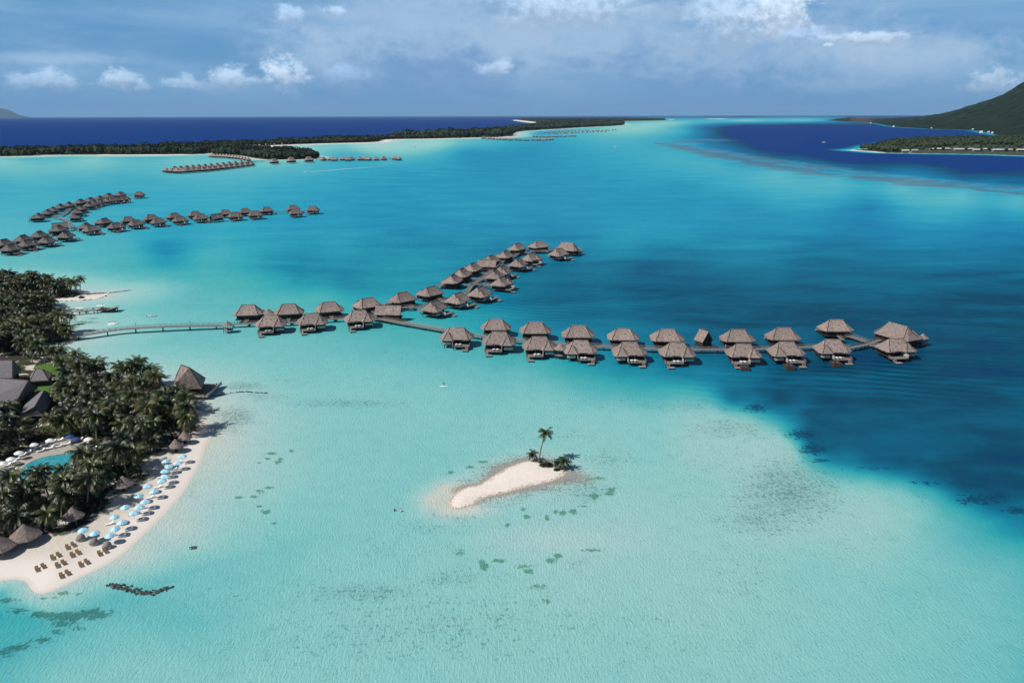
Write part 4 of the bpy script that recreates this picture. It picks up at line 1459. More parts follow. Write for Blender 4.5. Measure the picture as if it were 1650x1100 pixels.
def along(pts, n):
    L = [0]
    for a, b in zip(pts[:-1], pts[1:]):
        L.append(L[-1] + math.dist(a, b))
    out = []
    for i in range(n):
        s = L[-1] * i / (n - 1)
        for k in range(len(pts) - 1):
            if s <= L[k + 1] + 1e-6:
                f = (s - L[k]) / (L[k + 1] - L[k])
                out.append((pts[k][0] + (pts[k + 1][0] - pts[k][0]) * f, pts[k][1] + (pts[k + 1][1] - pts[k][1]) * f))
                break
    return out


G5 = "small far villas by the wooded spit"
place_row(along([(267, 269.6), (290, 271), (330, 268.5), (370, 264.5), (405, 260.3)], 17), (0, -1), "the front row of the far spit pier", G5, (P_far,), z=9.8)
place_row(along([(281, 267.8), (320, 265), (360, 261.5), (398, 257.5)], 13), (0, 1), "the back row of the far spit pier", G5, (P_far,), z=9.8)
place_row(along([(340, 247.6), (365, 248.5), (385, 250.2), (400, 253.4)], 13), (1, 0.3), "the curved row hugging the far spit", G5, (P_far,), z=9.8)
place_row([(441.3, 254.8), (468.8, 253.4), (497.3, 252.4)], (0, -1), "the three large roofs on the spit shore", G5, (P_far,), z=9.8, sc=1.35)
place_row([(521, 253), (533, 252.4), (539, 253.2), (552, 252.4), (561, 253), (566, 252.2), (580, 252.4), (588, 251.8), (594, 252.6), (606, 252.6), (618, 252), (636, 251.4), (643, 252)],
          (0, -1), "the line of roofs running off the spit tip", G5, (P_far,), z=9.8)
pier("boardwalk", [(276, 273), (330, 269), (380, 264), (425, 259), (445, 258.5)], "boardwalk of the far spit pier", "boardwalk", spacing=30, dark=True)
pier("boardwalk", [(510, 257.5), (560, 257), (600, 256.8), (645, 256)], "boardwalk running off the spit tip", "boardwalk", spacing=30, dark=True)

me_far = MB()
mbr, _ = roof_mb(17, 13, 6, 6, 4.4, 1.6)
mbr.m = [0] * len(mbr.f)
mbr.box(-6.4, 6.4, -5, 5, -0.3, 4.5, 1)
TINY = mbr.mesh("villa", [mats["thatch"], mats["timber"]])
G6 = "tiny overwater villas at the far end of the barrier island"


def tiny_row(line, n, rowname):
    for i, (x, y) in enumerate(along(line, n)):
        x += rng.uniform(-1.2, 1.2)
        p = at(x, y + rng.uniform(-.35, .35), 5)
        o = obj("overwater_villa", TINY, None, (p.x, p.y, 0), rng.uniform(-.4, .4))
        o.scale = (0.75, 0.95, 0.85)
        tag(o, "%s tiny villa from the left in %s" % (ORD[i], rowname), "villa", G6)


tiny_row([(777, 221.8), (800, 223.2), (822, 224.2), (850, 225)], 16, "the nearest far cluster")
tiny_row([(858, 225), (870, 224.8), (889, 224)], 9, "the middle far cluster")
tiny_row([(861, 219), (880, 220), (898, 219.5), (915, 218.6), (927, 218.4)], 15, "the line behind the middle far cluster")
tiny_row([(878, 212.8), (905, 211.5), (935, 210.2), (965, 210), (993, 209)], 22, "the farthest long line")
tiny_row([(885, 214), (910, 213.6), (940, 212.4), (975, 211.5)], 16, "the line just before the farthest")

# ------------------------------------------------------------------ hotel isle buildings
G7 = "long pale roofed hotel blocks on the isle shore"
hb = thing("hotel_block", "x", "building")
mb = MB()
mb.add([(-21, -7, 5.2), (21, -7, 5.2), (21, 7, 5.2), (-21, 7, 5.2), (-18, 0, 8.2), (18, 0, 8.2)], [(0, 1, 5, 4), (1, 2, 5), (2, 3, 4, 5), (3, 0, 4), (3, 2, 1, 0)])
mb.build("roof", simple("pale_roof", (0.42, 0.42, 0.42), 0.15, 0.3, 0.8), hb)
MB().box(-19, 19, -5.5, 5.5, 0, 5.25).build("wall", simple("brown_wall", (0.16, 0.13, 0.10), 0.3, 0.2, 0.8), hb)  # walls in one dark brown with mild mottling
PW = MB().box(-1.6, 1.6, -0.05, 0.05, 0, 2.2).mesh("window", mats["glass"])
for i in range(7):
    obj("window", PW, hb, (-15 + i * 5, -5.52, 1.4))
P_hotel = Proto(hb)
for i, (x, y, s) in enumerate(((1459, 243.6, .5), (1474, 242.5, .45), (1507, 240.8, .8), (1521, 239.8, .9), (1545, 241.5, .7), (1558, 240.2, 1.0), (1575, 242.3, .6), (1590, 240.5, 1.0), (1606, 242.4, .6),
                               (1622, 241.4, 1.05), (1647, 242.4, .8), (1680, 243.5, 1.0))):
    p = at(x, y, 6)
    P_hotel.make((p.x, p.y, 2.0), rng.uniform(-.06, .06), "%s pale roof from the left along the hotel isle shore" % ORD[i], G7, scale=(s * 0.95, s if s < .6 else 0.9, 0.8 if i % 2 else 1.0))
t = thing("lookout_hut", "small dark lookout hut on a mound above the hotel isle", "hut")
p = at(1532, 219, 20)
t.location = (p.x, p.y, 10)
MB().box(-3, 3, -3, 3, 0, 7).build("wall", mats["white"], t)
MB().add([(-6, -6, 7), (6, -6, 7), (6, 6, 7), (-6, 6, 7), (0, 0, 16)], [(0, 1, 4), (1, 2, 4), (2, 3, 4), (3, 0, 4), (3, 2, 1, 0)]).build("roof", mats["bush"], t)
# houses on the main island shore
HOUSE = MB().box(-9, 9, -6, 6, -10, 6).add([(-10, -7, 6), (10, -7, 6), (10, 7, 6), (-10, 7, 6), (-7, 0, 10), (7, 0, 10)], [(0, 1, 5, 4), (1, 2, 5), (2, 3, 4, 5), (3, 0, 4), (3, 2, 1, 0)], 1)
HOUSE = HOUSE.mesh("house", [mats["white"], mats["white"]])
for i, (x, y, s, lab) in enumerate(((1501, 206.2, 1.0, "white house among trees on the low mountain slope"), (1567.6, 208.4, 1.2, "white house at the mountain foot left of the pair"),
                                    (1593, 212.2, 1.0, "left house of the white pair on the mountain shore"), (1599, 213.4, 1.0, "right house of the white pair on the mountain shore"),
                                    (1581, 212.6, 1.5, "pale boathouse low on the mountain shore"), (1439.8, 203.4, 1.3, "white house on the small headland of the mountain island"),
                                    (1403, 198.2, 1.2, "tiny pale house at the foot of the brown hill"))):
    p = at(x, y, 6)
    o = obj("shore_house", HOUSE, None, (p.x, p.y, 3), rng.uniform(-.3, .3))
    o.scale = (s * .5, s * .5, s * .55)
    tag(o, lab, "house", "white houses on the mountain island shore")

# ------------------------------------------------------------------ palms
def make_crown(seed, L=3.6, n=22):
    r = random.Random(seed)
    mb = MB()
    for k in range(n):
        dead = 1 if k >= n - (2 if seed % 2 else 1) else 0
        a = 2 * math.pi * (k * 0.618) + r.uniform(-.2, .2)
        u = k / n
        el0 = 1.25 - 1.75 * u + r.uniform(-.12, .12)      # from nearly upright to hanging
        ln = L * r.uniform(0.82, 1.1)
        st = 7
        P = [Vector((0, 0, 0))]
        e_ = el0
        for i in range(st):
            P.append(P[-1] + Vector((math.cos(a) * math.cos(e_), math.sin(a) * math.cos(e_), math.sin(e_))) * (ln / st))
            e_ -= (0.14 + 0.045 * i) * (1.1 - 0.3 * u)
        side = Vector((-math.sin(a), math.cos(a), 0))
        for i in range(st):
            p, q = P[i], P[i + 1]
            w = 0.05
            mb.add([p - side * w, p + side * w, q + side * w * .7, q - side * w * .7], [(0, 1, 2, 3)], dead)
            for j in (0.0, 0.5):
                c = p.lerp(q, j)
                t = (i + j) / st
                ll = 0.95 * math.sin(math.pi * min(1, 0.16 + 0.86 * t)) + 0.12
                d = (q - p).normalized()
                for s in (-1, 1):
                    tip = c + side * (s * ll * 0.72) + d * (ll * 0.45) - Vector((0, 0, ll * (0.42 + 0.2 * r.random())))
                    wv = d * 0.13
                    mb.add([c - wv, c + wv, tip + wv * 0.3, tip - wv * 0.3], [(0, 1, 2, 3)], dead)
    return mb.mesh("crown", [mats["frond_yellow" if seed == 5 else "frond"], mats["dead"]])


CROWNS = [make_crown(s, n=nn, L=LL) for s, nn, LL in ((1, 24, 3.9), (2, 20, 3.6), (3, 26, 4.1), (4, 18, 3.4), (5, 22, 3.8), (6, 24, 4.3))]


def make_trunk(lean, seed):
    r = random.Random(seed)
    pts, rad = [], []
    for i in range(7):
        t = i / 6
        pts.append((lean * (t ** 1.6), lean * 0.2 * math.sin(t * 2), t * 9.0 - 0.3))
        rad.append(0.26 - 0.12 * t + (0.10 if i == 0 else 0))
    return MB().tube(pts, rad, 6).mesh("trunk", mats["trunk"]), pts[-1]


TRUNKS = [make_trunk(l, i) for i, l in enumerate((0.4, 1.2, 2.0, 0.8, 1.6))]


def palm(x, y, z, h, rz, ci, ti, label, group, crown_s=1.0):
    t = thing("palm_tree", label, "palm tree", (x, y, z), rz, group)
    me_, top_ = TRUNKS[ti]
    k = h / 9.0
    o = obj("trunk", me_, t)
    o.scale = (1, 1, k)
    c = obj("crown", CROWNS[ci], t, (top_[0], top_[1], top_[2] * k), rng.uniform(0, 6))
    c.scale = (crown_s,) * 3
    return t


EXCL = [[(-60, 575), (25, 577), (85, 594), (122, 622), (105, 652), (92, 676), (20, 684), (-60, 684)],              # roofs and lawn
        [(-10, 812), (14, 815), (40, 815), (72, 806), (100, 798), (122, 790), (136, 770), (136, 745), (142, 728), (118, 712), (90, 715), (50, 724), (20, 740), (-20, 760)],  # pool terrace
        [(262, 606), (340, 600), (340, 648), (322, 652), (296, 648), (268, 636)],                                 # pavilion
        [(84, 555), (118, 545), (124, 552), (96, 566)], ]
HUTS = [(43.6, 879, 3.6, 2.9), (2, 896, 3.6, 2.9), (120.7, 848, 2.6, 2.4), (201, 795, 2.7, 2.4), (285, 730, 2.3, 2.2), (299, 716, 2.2, 2.2)]
XW = [[(at(*q).x, at(*q).y) for q in pl] for pl in EXCL]
hutw = [at(x, y) for x, y, r_, h in HUTS]
cand = []
sp = 5.6
gx = np.arange(-330, -60, sp)
gy = np.arange(150, 520, sp)
A, B = [q.ravel() for q in np.meshgrid(gx, gy)]
A = A + nrng.uniform(-.48, .48, A.size) * sp
B = B + nrng.uniform(-.48, .48, B.size) * sp
ok = signed(WGROVE, A, B) > 0.3
for pl in XW:
    ok &= signed(pl, A, B) < 0.5
for hw in hutw:
    ok &= np.hypot(A - hw.x, B - hw.y) > 5.2
xp, yp = px_of(A, B, 5.0)
ok &= (xp > -22) & (yp < 960)
# leave openings in the grove
ok &= ~((fbm(A, B, 16, 3, 77) > 0.55) & (nrng.rand(A.size) < 0.95))
A, B = A[ok], B[ok]
o_ = np.argsort(np.hypot(A, B))
A, B = A[o_], B[o_]
print("palms", len(A))
for i, (x, y) in enumerate(zip(A, B)):
    d_edge = float(signed(WGROVE, np.array([x]), np.array([y]))[0])
    h = rng.uniform(5.0, 9.5) * (0.85 if d_edge < 3 else 1)
    if i >= 300:
        break
    qx, qy = (float(v_) for v_ in px_of(x, y))
    reg = ("small spit" if qy < 488 else "footbridge foot" if qy < 572 else "bay shore behind the pavilion" if qx > 120 and qy < 640 else "beach edge behind the parasols" if d_edge < 9 and qx > 120
           else "big thatched beach huts" if qy > 800 else "lagoon pool" if qx < 130 and qy > 690 else "big grey hall roofs" if qx < 130 else "grove between pool and pavilion")
    palm(x, y, land_z(x, y) - 0.1, h, rng.uniform(0, 6.28), rng.randrange(6), rng.randrange(5), "one of the coconut palms massed by the " + reg, "coconut palms by the " + reg,
         rng.uniform(1.12, 1.5))
rest = list(zip(A, B))[300:]
if rest:
    Vs, Fs, off = [], [], 0
    cv = [np.array([v.co[:] for v in c.vertices]) for c in CROWNS]
    cf = [np.array([list(p_.vertices) for p_ in c.polygons]) for c in CROWNS]
    for x, y in rest:
        k = rng.randrange(6)
        a = rng.uniform(0, 6.28)
        s = rng.uniform(1.12, 1.5)
        v = cv[k] * s
        w = np.stack([v[:, 0] * math.cos(a) - v[:, 1] * math.sin(a) + x, v[:, 0] * math.sin(a) + v[:, 1] * math.cos(a) + y, v[:, 2] + rng.uniform(7, 11)], -1)
        Vs.append(w)
        Fs.append(cf[k] + off)
        off += len(w)
    tag(obj("palm_grove", grid_mesh("palm_grove", np.concatenate(Vs), np.concatenate(Fs), mats["frond"], smooth=False)), "farther palms of the dense resort grove", None, None, "stuff")
# lone palms that stand out
for (x, y, h, lean_rz, ti, ci, cs, lab) in ((114, 536, 8.5, 0.0, 0, 2, 1.0, "single palm leaning out over the water by the bridge foot"),
                                            (101, 526, 8.0, 2.0, 3, 1, 0.9, "palm just behind the one by the bridge foot"),
                                            (130, 476, 9.5, 0.4, 1, 0, 1.0, "outermost palm on the small sand spit")):
    q = at(x, y)
    palm(q.x, q.y, land_z(q.x, q.y), h, lean_rz, ci, ti, lab, None, cs)
for (x, y, h, rz, ti, ci, cs, lab) in ((868.5, 745.5, 9.6, 0.1, 2, 3, 0.9, "tall wind-blown palm on the sand islet"), (860, 744, 2.4, 2.5, 0, 3, 0.72, "short palm left of the tall one on the islet"),
                                       (899, 757, 2.6, 0.1, 2, 3, 0.85, "short leaning palm at the right edge of the islet"), (893, 753, 1.9, 5.5, 1, 1, 0.6, "stubby palm beside the round bush on the islet")):
    q = at(x, y)
    palm(q.x, q.y, islet_z(q.x, q.y) - 0.1, h, rz, ci, ti, lab, None, cs)


# ------------------------------------------------------------------ leafy masses
def leaf_mass(name, centres, mat, per=26, leaf=0.35, parent=None, seed=3, loc=None):
    r = np.random.RandomState(seed)
    C = np.array(centres, float)            # x, y, z, rx, rz
    n = len(C) * per
    c = np.repeat(C, per, 0)
    d = r.normal(size=(n, 3))
    d /= np.linalg.norm(d, axis=1)[:, None]
    rad = r.uniform(0.45, 1.05, n) ** 0.6
    pos = np.stack([c[:, 0] + d[:, 0] * c[:, 3] * rad, c[:, 1] + d[:, 1] * c[:, 3] * rad, c[:, 2] + np.abs(d[:, 2]) * c[:, 4] * rad], -1)
    nrm = d + r.normal(size=(n, 3)) * 0.5
    nrm /= np.linalg.norm(nrm, axis=1)[:, None]
    t1 = np.cross(nrm, r.normal(size=(n, 3)))
    t1 /= np.linalg.norm(t1, axis=1)[:, None]
    t2 = np.cross(nrm, t1)
    s = leaf * r.uniform(0.6, 1.4, n)[:, None]
    V = np.stack([pos - t1 * s, pos - t2 * s * 0.5, pos + t1 * s, pos + t2 * s * 0.5], 1).reshape(-1, 3)
    Fm = np.arange(n * 4).reshape(-1, 4)
    return obj(name, grid_mesh(name, V, Fm, mat, smooth=False), parent, loc)


ug = []
A, B = [q.ravel() for q in np.meshgrid(np.arange(-330, -60, 2.6), np.arange(150, 520, 2.6))]
A = A + nrng.uniform(-1, 1, A.size)
B = B + nrng.uniform(-1, 1, B.size)
ok = signed(WGROVE, A, B) > 1.0
for pl in XW:
    ok &= signed(pl, A, B) < -0.5
for hw in hutw:
    ok &= np.hypot(A - hw.x, B - hw.y) > 4.2
xp, yp = px_of(A, B, 0)
ok &= (xp > -30) & (fbm(A, B, 11, 3, 31) < 0.53)
for x, y in zip(A[ok], B[ok]):
    s = rng.uniform(0.8, 1.9)
    ug.append((x, y, 1.4, s, s * rng.uniform(0.7, 1.5)))
print("undergrowth", len(ug))
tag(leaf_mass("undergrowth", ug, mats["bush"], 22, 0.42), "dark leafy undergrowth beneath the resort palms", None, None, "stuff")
# round bush on the islet
q = at(880, 752)
b = thing("round_bush", "dense dark green round bush on the sand islet", "bush", (q.x, q.y, islet_z(q.x, q.y)))
leaf_mass("foliage", [(0, 0, 0.05, 1.7, 1.3), (1.0, 0.2, 0.0, 1.2, 1.0), (-1.1, -0.1, 0.0, 1.1, 0.9), (0.3, -0.4, 0.5, 1.0, 0.9)], mats["bush"], 420, 0.16, b)
MB().tube([(0, 0, -0.2), (0.05, 0, 0.8)], 0.12, 6).build("stem", mats["trunk"], b)
for i, (x, y, s, lab) in enumerate(((870, 746.5, .35, "small tuft of scrub at the foot of the tall islet palm"), (896, 759, .5, "low scrub under the right islet palms"), (131, 481, .9, "rounded shrub at the tip of the small spit grove"))):
    q = at(x, y)
    zf = islet_z if x > 500 else land_z
    b = thing("shrub", lab, "shrub", (q.x, q.y, zf(q.x, q.y)))
    leaf_mass("foliage", [(0, 0, 0, 1.6 * s, 1.3 * s), (s, 0.3, 0, s, s)], mats["bush"], 200, 0.2 * s + 0.08, b, seed=i)
    MB().tube([(0, 0, -0.2), (0.02, 0, 0.5 * s)], 0.08, 5).build("stem", mats["trunk"], b)


# ------------------------------------------------------------------ resort buildings, pool, lawn
def ground_sheet(name, px, z, mat, label, kind="structure", rim=None):
    P = smooth_poly([at(x, y, z) for x, y in px], 3)
    o0 = P[0]
    mb = MB().prism([(p.x - o0.x, p.y - o0.y) for p in P], -0.35, 0.0)
    o = mb.build(name, mat, None, loc=(o0.x, o0.y, z))
    tag(o, label, None, None, kind)
    return o, P


ground_sheet("pool_terrace", [(-60, 800), (12, 803), (38, 794), (60, 780), (95, 772), (116, 764), (121, 745), (134, 726), (142, 712), (120, 704), (80, 707), (40, 722), (10, 742), (-60, 770)], 1.68, mats["stone"],
             "pale paved terrace around the lagoon pool")
POOL = [(15, 794), (30, 784), (31, 766), (36, 753), (51, 743), (74, 735), (100, 731), (125, 727.5), (118, 738), (115, 751), (109.5, 762), (89, 768), (62, 768), (55, 777), (38, 790)]
o, P = ground_sheet("pool_water", POOL, 1.72, mats["pool"], "turquoise free-form swimming pool behind the palms")
o0 = P[0]
mb = MB()
for a, b in zip(P, P[1:] + P[:1]):
    mb.bar(a + Vector((0, 0, 0.02)), b + Vector((0, 0, 0.02)), 0.5, 0.12)
tag(mb.build("pool_kerb", mats["stone"]), "pale stone kerb edging the pool", None, None, "structure")
ground_sheet("lawn", [(60, 624), (80, 617), (100, 620.5), (120, 625.5), (112, 636), (99, 643), (86, 636)], 1.70, mats["lawn"], "bright green lawn beside the big roofs")
ground_sheet("garden_lawn", [(55, 590), (90, 586), (112, 592), (100, 602), (70, 601)], 1.70, mats["lawn"], "shaded garden lawn behind the big roofs")
ground_sheet("garden_path", [(98, 620), (122, 625), (124, 627.5), (100, 622.5), (80, 616.5), (78, 614.5)], 1.73, mats["stone"], "pale path along the lawn edge")


def big_roof(eave_px, ridge_px, ze, zr, name, label, cat="building", mat="shingle", wall=True, inset=0.12):
    """roof over 4 eave corners (at height ze) with 2 ridge ends (zr); first ridge end belongs to corners 0 and 3"""
    Ev = [at(x, y, ze) for x, y in eave_px]
    Rv = [at(x, y, zr) for x, y in ridge_px]
    c = sum(Ev, Vector()) / 4
    o0 = Vector((c.x, c.y, 0))
    t = thing(name, label, cat, o0)
    E_ = [e - o0 for e in Ev]
    R_ = [r_ - o0 for r_ in Rv]
    dn = Vector((0, 0, -0.4))
    mb = MB().add([*E_, *R_, *[e + dn for e in E_]], [(0, 1, 5, 4), (1, 2, 5), (2, 3, 4, 5), (3, 0, 4), (0, 6, 7, 1), (1, 7, 8, 2), (2, 8, 9, 3), (3, 9, 6, 0), (9, 8, 7, 6)])
    r = mb.build("roof", mats[mat], t)
    MB().tube([R_[0], R_[1]], 0.22, 5).build("ridge_cap", mats["ridge"], r)
    for i, k in ((0, 0), (1, 1), (2, 1), (3, 0)):
        MB().tube([R_[k], E_[i]], 0.16, 5).build("hip_cap", mats["ridge"], r)
    if wall:
        cc = sum(E_, Vector()) / 4
        W_ = [cc + (e - cc) * (1 - inset) for e in E_]
        MB().prism([(w.x, w.y) for w in W_], 0.3, ze - 0.38).build("wall", mats["timber"], t)
    return t


big_roof([(-70, 666), (20, 657), (60, 624), (-30, 620)], [(-62, 604), (46, 613)], 4.6, 11, "reception_hall", "big grey shingled hall roof cut by the left edge")
big_roof([(-50, 611), (20, 608), (34, 595), (-30, 597)], [(-46, 581), (20, 580)], 4.6, 10, "reception_wing", "square grey roof wing behind the big hall")
big_roof([(30, 669), (52, 632), (86, 637), (70, 668)], [(56, 655), (71, 629)], 4.4, 7.6, "garden_pavilion", "narrow grey roof between hall and lawn")
big_roof([(48, 614), (78, 612), (84, 601), (50, 602)], [(58, 594.5), (68, 595)], 4.2, 6.2, "garden_pavilion", "low grey hip roof behind the lawn")
big_roof([(97, 655), (117, 649), (116, 640), (98, 642)], [(104, 638.5), (110, 637.5)], 4.0, 5.4, "garden_pavilion", "tiny grey roof beside the lawn corner")
# beach-end pavilion over the water
t = big_roof([(276, 625), (325, 624.5), (331, 609), (284, 604.5)], [(292, 587.6), (305, 592)], 4.6, 12.4, "water_pavilion", "steep brown thatched pavilion at the tip of the palm shore", mat="thatch")
pc = t.location
MB().box(-9, 8, -6, 7, 1.3, 1.6).build("floor_deck", mats["deck"], t)
MB().box(8.02, 9.4, -7, 8, 1.1, 1.35).build("side_deck", mats["rail"], t)
MB().box(9.1, 9.25, -7, 8, 1.35, 2.3).build("railing", mats["screen"], t)
MB().box(-6, 8, -7.3, -6.1, 1.1, 1.35).build("front_deck", mats["rail"], t)
for x in (-6, 0, 7.8):
    for y in (-6, 0, 6.5):
        obj("stilt", STILT, t, (x, y, 0))


# thatched beach huts
def make_cone_hut(rad, h):
    t = thing("thatched_hut", "x", "hut")
    n = 14
    rings = [(rad, 1.7), (rad * 1.0, 1.95), (rad * 0.62, 1.95 + h * 0.36), (rad * 0.25, 1.95 + h * 0.78), (rad * 0.08, 1.95 + h), (0.0, 2.05 + h)]
    vs, fs = [], []
    for r_, z in rings:
        for k in range(n):
            a = 2 * math.pi * k / n
            j = 1 + (0.04 * math.sin(5 * a) if r_ > 1 else 0)
            vs.append((r_ * j * math.cos(a), r_ * j * math.sin(a), z))
    for i in range(len(rings) - 1):
        for k in range(n):
            a, b = i * n + k, i * n + (k + 1) % n
            fs.append((a, b, b + n, a + n))
    fs.append(tuple(range(n))[::-1])
    MB().add(vs, fs).build("roof", mats["thatch"], t)
    for k in range(4):
        a = math.pi / 4 + k * math.pi / 2
        MB().tube([(rad * .72 * math.cos(a), rad * .72 * math.sin(a), -0.2), (rad * .72 * math.cos(a), rad * .72 * math.sin(a), 2.1)], 0.09, 6).build("post", mats["trunk"], t)
    MB().prism([(0.55 * math.cos(k), 0.55 * math.sin(k)) for k in range(6)], 0.0, 0.9).build("counter", mats["timber"], t)
    return t


hl = ["large grey thatched hut behind the brown lounger pairs", "thatched hut cut by the left edge beside the big hut", "small thatched hut in palm shade above the round daybeds", "thatched hut left of the blue parasols",
      "small thatched hut above the topmost blue parasol", "small thatched shelter at the upper end of the beach"]
for (x, y, r_, h), lab in zip(HUTS, hl):
    q = at(x, y)
    P = make_cone_hut(r_, h)
    P.location = (q.x, q.y, land_z(q.x, q.y))
    tag(P, lab, "hut", "thatched huts along the beach")


# ------------------------------------------------------------------ beach furniture
def make_parasol(mat_a="blue", mat_b="blue_light", rad=1.28):
    t = thing("parasol", "x", "parasol")
    mb = MB()
    n = 12
    vs = [(0, 0, 2.75)]
    for k in range(n):
        a = 2 * math.pi * k / n
        vs.append((rad * .55 * math.cos(a), rad * .55 * math.sin(a), 2.50))
    for k in range(n):
        a = 2 * math.pi * k / n
        vs.append((rad * math.cos(a), rad * math.sin(a), 2.12 + (0.04 if k % 2 else 0)))
    for k in range(n):
        a = 2 * math.pi * k / n
        vs.append((rad * math.cos(a), rad * math.sin(a), 1.97))
    for k in range(n):
        j = (k + 1) % n
        mi = (k // 2) % 2
        mb.add([vs[0], vs[1 + k], vs[1 + j], vs[1 + n + j], vs[1 + n + k], vs[1 + 2 * n + j], vs[1 + 2 * n + k]], [(0, 1, 2), (1, 4, 3, 2), (4, 6, 5, 3)], mi)
    mb.build("canopy", [mats[mat_a], mats[mat_b]], t)
    MB().tube([(0, 0, -0.3), (0, 0, 2.85)], 0.035, 6).build("pole", mats["white"], t)
    return t


def make_lounger(frame_mat, pad_mat, slats=False):
    t = thing("sun_lounger", "x", "sun lounger")
    L_, Wd = 2.1, 0.75
    if slats:
        sm = MB().box(-Wd / 2, Wd / 2, 0, 0.11, 0.30, 0.35).mesh("slat", mats[frame_mat])
        for k in range(9):
            obj("slat", sm, t, (0, -0.95 + k * 0.145, 0))
        bk = MB()
        bk.bar((0, 0.36, 0.33), (0, 1.06, 0.66), Wd, 0.05)
        bk.build("backrest", mats[frame_mat], t)
    else:
        MB().box(-Wd / 2, Wd / 2, -1.0, 0.35, 0.30, 0.42).build("seat", mats[pad_mat], t)
        MB().bar((0, 0.36, 0.36), (0, 1.02, 0.78), Wd, 0.12).build("backrest", mats[pad_mat], t)
    fr = MB()
    for s in (-1, 1):
        fr.box(s * Wd / 2 - 0.04, s * Wd / 2 + 0.04, -1.0, 1.0, 0.22, 0.295)
    fr.build("frame", mats[frame_mat], t)
    leg = bpy.data.meshes.get("lounger_leg_" + frame_mat) or MB().box(-.04, .04, -.04, .04, -0.15, 0.22).mesh("lounger_leg_" + frame_mat, mats[frame_mat])
    for x in (-0.33, 0.33):
        for y in (-0.9, 0.85):
            obj("leg", leg, t, (x, y, 0))
    return t


P_par = Proto(make_parasol())
P_wpar = Proto(make_parasol("white", "cushion", 1.3))
P_npar = Proto(make_parasol("navy", "navy", 1.4))
P_lng = Proto(make_lounger("white", "cushion"))
P_teak = Proto(make_lounger("teak", "teak", True))


def zp(X_, Y_):
    return (150 + X_ / 7.855, 690 + Y_ / 7.855)


def zq(X_, Y_):
    return (X_ / 6.875, 810 + Y_ / 6.875)


PARS = [zp(*q) for q in ((1130, 345), (920, 405), (1070, 430), (955, 475), (910, 530), (915, 600), (870, 655), (690, 720), (770, 785), (575, 840), (660, 915), (405, 985), (585, 985), (515, 1060))] + \
       [zq(*q) for q in ((1265, 145), (1350, 205), (1270, 275), (1215, 350), (1045, 325), (920, 290))]
PARS.sort(key=lambda q: q[1])
below = []
for i, (x, y) in enumerate(PARS):
    q = at(x, y, 2.4 + 1.3)
    z = land_z(q.x, q.y)
    q = at(x, y, 2.4 + z)
    P_par.make((q.x, q.y, z), rng.uniform(0, 3), "%s pale blue beach parasol counted from the far end of the beach" % ORD[i], "pale blue parasols on the beach")
    below.append((q.x, q.y, z))
k = 0
for i, (x, y, z) in enumerate(below):
    if i >= 17:
        continue
    for s in ((0.9,) if i % 2 else (0.9, -1.9)):
        P_lng.make((x + s + 0.5, y - 0.1, z), R(-62) + rng.uniform(-.1, .1), "%s white lounger under the %s blue parasol from the far end" % ("outer" if s > 0 else "inner", ORD[i]), "white sun loungers under the blue parasols")
BR = [zq(*q) for q in ((778, 458), (612, 563), (828, 535), (1130, 508), (922, 628), (665, 645), (440, 678), (708, 747))]
names = ["the pair farthest up the beach", "the pair second from the left in the upper line", "the pair just below the farthest one", "the lone right-hand pair", "the pair right of centre nearest the shore",
         "the middle pair", "the leftmost pair", "the pair closest to the sand point"]
for (x, y), nm in zip(BR, names):
    q = at(x, y, 1.5)
    z = land_z(q.x, q.y)
    for s, w in ((-1, "left"), (1, "right")):
        P_teak.make((q.x + s * 0.40, q.y + s * 0.60, z), R(43) + s * 0.08, "%s slatted brown lounger of %s" % (w, nm), "brown wooden sun loungers in pairs", scale=0.98)


# round daybeds
def make_daybed():
    t = thing("round_daybed", "x", "daybed")
    n = 16
    MB().prism([(1.0 * math.cos(2 * math.pi * k / n), 1.0 * math.sin(2 * math.pi * k / n)) for k in range(n)], 0.0, 0.4).build("base", mats["screen"], t)
    MB().prism([(0.85 * math.cos(2 * math.pi * k / n), 0.85 * math.sin(2 * math.pi * k / n)) for k in range(n)], 0.40, 0.55).build("mattress", mats["cushion"], t)
    vs, fs = [], []
    for i in range(5):
        e_ = i * R(20)
        for k in range(9):
            a = R(60) + k * R(240) / 8
            vs.append((1.05 * math.cos(e_) * math.cos(a), 1.05 * math.cos(e_) * math.sin(a), 0.4 + 1.15 * math.sin(e_)))
    for i in range(4):
        for k in range(8):
            q = i * 9 + k
            fs.append((q, q + 1, q + 10, q + 9))
    o = MB().add(vs, fs).build("hood", mats["rail"], t, smooth=True)
    md = o.modifiers.new("solid", 'SOLIDIFY')
    md.thickness = 0.06
    return t


P_day = Proto(make_daybed())
for (X_, Y_), lab in zip(((885, 360), (1030, 395), (1175, 425)), ("leftmost hooded round daybed at the near end of the parasols", "middle hooded round daybed between the two others", "rightmost hooded round daybed nearest the water")):
    x, y = zq(X_, Y_)
    q = at(x, y, 2.1)
    z = land_z(q.x, q.y)
    P_day.make((q.x, q.y, z), R(170), lab, "hooded round daybeds on the sand", scale=1.1)

